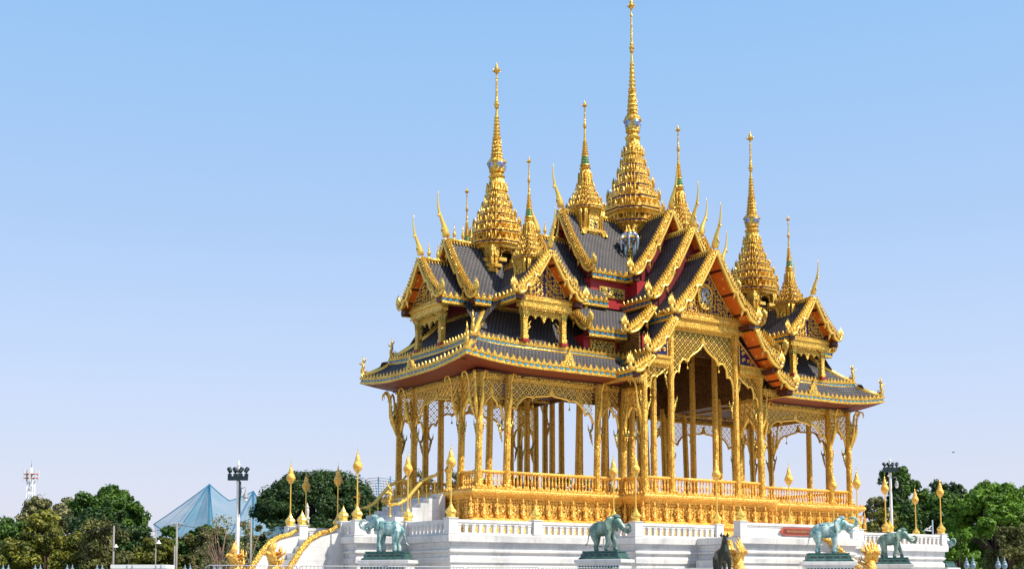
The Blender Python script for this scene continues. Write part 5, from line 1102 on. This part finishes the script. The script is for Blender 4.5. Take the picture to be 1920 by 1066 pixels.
# telecom tower
c = at(57, 935, 260); k = 260/FPX; TT = thing('telecom_mast', 'red and white telecom lattice mast above the pale tree at far left', 'mast', (c.x, c.y, GZ), yaw_l)
z0 = at(57, 940, 260).z-GZ; z1 = at(57, 893, 260).z-GZ; q = MB()
for sx in (-1, 1):
    for sy in (-1, 1): q.tube([(sx*1.0, sy*1.0, 0),(sx*.55, sy*.55, z1)], .08, 4, 'white')
for i in range(16):
    za = z1*i/16; w_ = 1.0-.45*i/16
    for sy in (-1, 1): q.tube([(-w_, sy*w_, za),(w_, sy*w_, za+z1/16)], .07, 4, 'white' if i % 4 else 'tower_red'); q.tube([(w_, sy*w_, za),(-w_, sy*w_, za+z1/16)], .07, 4, 'white' if i % 4 else 'mast_blue')
q.part('lattice_tower', TT); q = MB(); q.tube([(0,0,z1),(0,0,z1+1.9)], .28, 6, 'white'); q.tube([(0,0,z1+1.8),(0,0,z1+3.6)], [.08,.03], 5, 'grey'); q.part('spike', TT); q = MB()
for zz in (z1-.3, z1+.5): q.box((-1.3,-.7,zz),(1.3,.7,zz+.14),'tower_red')
q.part('platform', TT)
for x, y in ((-1.25,-.6),(-1.1,.6),(1.1,-.6),(1.25,.6),(0,-.8)): q = MB(); q.box((x-.13,y-.1,z1-.9),(x+.13,y+.1,z1+1.5),'antenna'); q.part('antenna_panel', TT)
# poles and wires
def pole(u, v, depth, r, label, arms=0, lamp=0, mt='concrete', name='utility_pole', cat='pole'):
    c = at(u, v, depth); t = thing(name, label, cat, (c.x, c.y, GZ), yaw_l); H = c.z-GZ; q = MB(); q.tube([(0,0,0),(0,0,H)], [r*1.3, r], 7, mt); q.part('shaft', t)
    if arms: q = MB(); q.box((-.45,-.05,H-.22),(.45,.05,H-.14),'grey'); [q.lathe([(.05,0),(.06,.08),(.03,.16)], 6, 'grey', (x,0,H-.12)) for x in (-.4,-.15,.15,.4)]; q.part('crossarm', t)
    if lamp: 
        q = MB(); q.tube([(0,0,H-lamp),(-.25,0,H-lamp+.25),(-.0,0,H-lamp+.5)], .03, 5, mt); q.lathe([(.18,0),(.1,.12),(.03,.25)], 8, 'glass', (.18,0,H-lamp-.15)); q.part('lamp', t)
    return t, Vector((c.x, c.y, c.z))
_, w1_ = pole(214, 985, 92, .065, 'weathered concrete pole with lamp in front of the olive-gold trees', 0, 1.4)
_, w2_ = pole(332, 980, 90, .07, 'weathered concrete pole with crossarm below the net tent', 1)
pole(293, 992, 86, .035, 'thin grey lamp post between the two concrete poles', 0, .8, 'concrete', 'lamp_post', 'lamp post')
pole(327.5, 1022, 88, .045, 'short thin pole touching the crossarm pole', 0, 0, 'concrete', 'marker_pole')
_, w3_ = pole(471, 970, 88, .06, 'plain grey concrete pole right of the left floodlight mast')
q = MB()
w0_ = at(0, 990, 95)
for a_, b2 in ((w0_, w1_), (w1_, w2_), (w2_, w3_)):
    q.tube([tuple(a_.lerp(b2, t/10)-Vector((0,0,.5*math.sin(PI*t/10)+.05))) for t in range(11)], .022, 4, 'blackish')
o = q.mesh('overhead_wire'); thing('overhead_wire', 'dark overhead wire strung between the concrete poles at left', 'wire', (0,0,0), 0, None, o)
c = at(576, 944, 95); t = thing('ornate_pillar', 'slender white ornate pillar in front of the umbrella tree, between two lanterns', 'pillar', (c.x, c.y, GZ)); H = c.z-GZ
q = MB(); q.lathe([(.16,0),(.16,H-1.2),(.22,H-1.1),(.22,H-1.0),(.13,H-.95),(.16,H-.5),(.12,H-.3),(.17,H-.24),(.10,H-.16),(.06,H-.02),(.02,H+.1)], 10, 'stain'); q.part('shaft', t)
c = at(1748, 974, 92); t = thing('scroll_lamp_post', 'pale lamp post with a scrolled bracket arm left of the rightmost lantern', 'lamp post', (c.x, c.y, GZ), yaw_l); H = c.z-GZ
q = MB(); q.tube([(0,0,0),(0,0,H)], .06, 6, 'lampblue'); q.part('shaft', t); q = MB(); q.tube([(0,0,H-.35),(-.3,0,H-.6),(-.55,0,H-.7),(-.68,0,H-.85)], .03, 5, 'white'); q.tube([(0,0,H-.8),(-.55,0,H-.75)], .03, 5, 'white')
for x in (-.12,-.28,-.42): q.tube([(x+math.cos(a*.8)*.09,0,H-.66+math.sin(a*.8)*.09) for a in range(8)], .022, 4, 'white')
q.part('scroll_bracket', t)
# twin urn lamps on low pillars
ul = MB(); ul.lathe([(.05,0),(.07,.05),(.05,.1),(.13,.2),(.15,.32),(.10,.42),(.11,.46),(.04,.54),(.05,.58),(.01,.72)], 8, 'lampblue'); ulm = ul.mesh('urn_lamp')
lx = [(11,1057,'at the far left edge of the photo'),(71,1057,'second from the left'),(131,1057,'third from the left'),(187,1057,'just left of the leftmost concrete pole'),(243,1057,'in front of the low white roof, left one'),(297,1057,'in front of the low white roof, right one'),(352,1057,'right of the crossarm pole'),(407,1057,'just left of the far naga head'),(1818,1043,'right of the terrace, left one of the right pair'),(1877,1043,'right of the terrace, rightmost')]
for i, (u, v, lab) in enumerate(lx):
    dp_ = 78 if i < 8 else 82; s_ = 1 if i < 8 else 1.3; c = at(u, v, dp_); t = thing('twin_urn_lamp', 'pair of grey-blue urn lamps, '+lab, 'urn lamp', (c.x, c.y, GZ), yaw_l, 'twin urn lamps along the park edge')
    H = c.z-GZ-.72*s_; q = MB(); q.box((-.30*s_,-.15,0),(.30*s_,.15,H-.1),'lampblue'); q.box((-.34*s_,-.2,H-.1),(.34*s_,.2,H),'white'); q.part('pillar', t)
    for sx in (-1, 1): put(ulm, 'urn_lamp', t, (sx*.16*s_,0,H), (0,0,0), s_)
c = at(268, 1058, 84); t = thing('flat_roofed_booth', 'long low white flat-roofed booth behind the leftmost poles', 'booth', (c.x, c.y, GZ), yaw_l); H = c.z-GZ
q = MB(); q.box((-1.7,-1,0),(1.7,1,H-.25),'stain'); q.part('wall', t); q = MB(); q.box((-1.8,-1.1,H-.25),(1.8,1.1,H),'white'); q.part('roof', t)
# bird
c = at(1788, 848, 70); q = MB(); q.tube([(-.07,0,0),(0,0,.01),(.07,0,.0)], [.006,.02,.006], 6, 'blackish'); t = thing('flying_bird', 'tiny dark bird flying above the right-hand trees', 'bird', tuple(c), yaw_l+.4); q.part('body', t)
for sy in (-1, 1): q = MB(); q.add([(-.03,0,.01),(.03,0,.01),(.01,sy*.07,.07),(-.03,sy*.13,.04)], [(0,1,2,3)], 'blackish'); q.add([(-.03,0,.006),(.03,0,.006),(.01,sy*.07,.065),(-.03,sy*.13,.035)], [(3,2,1,0)], 'blackish'); q.part('wing', t)
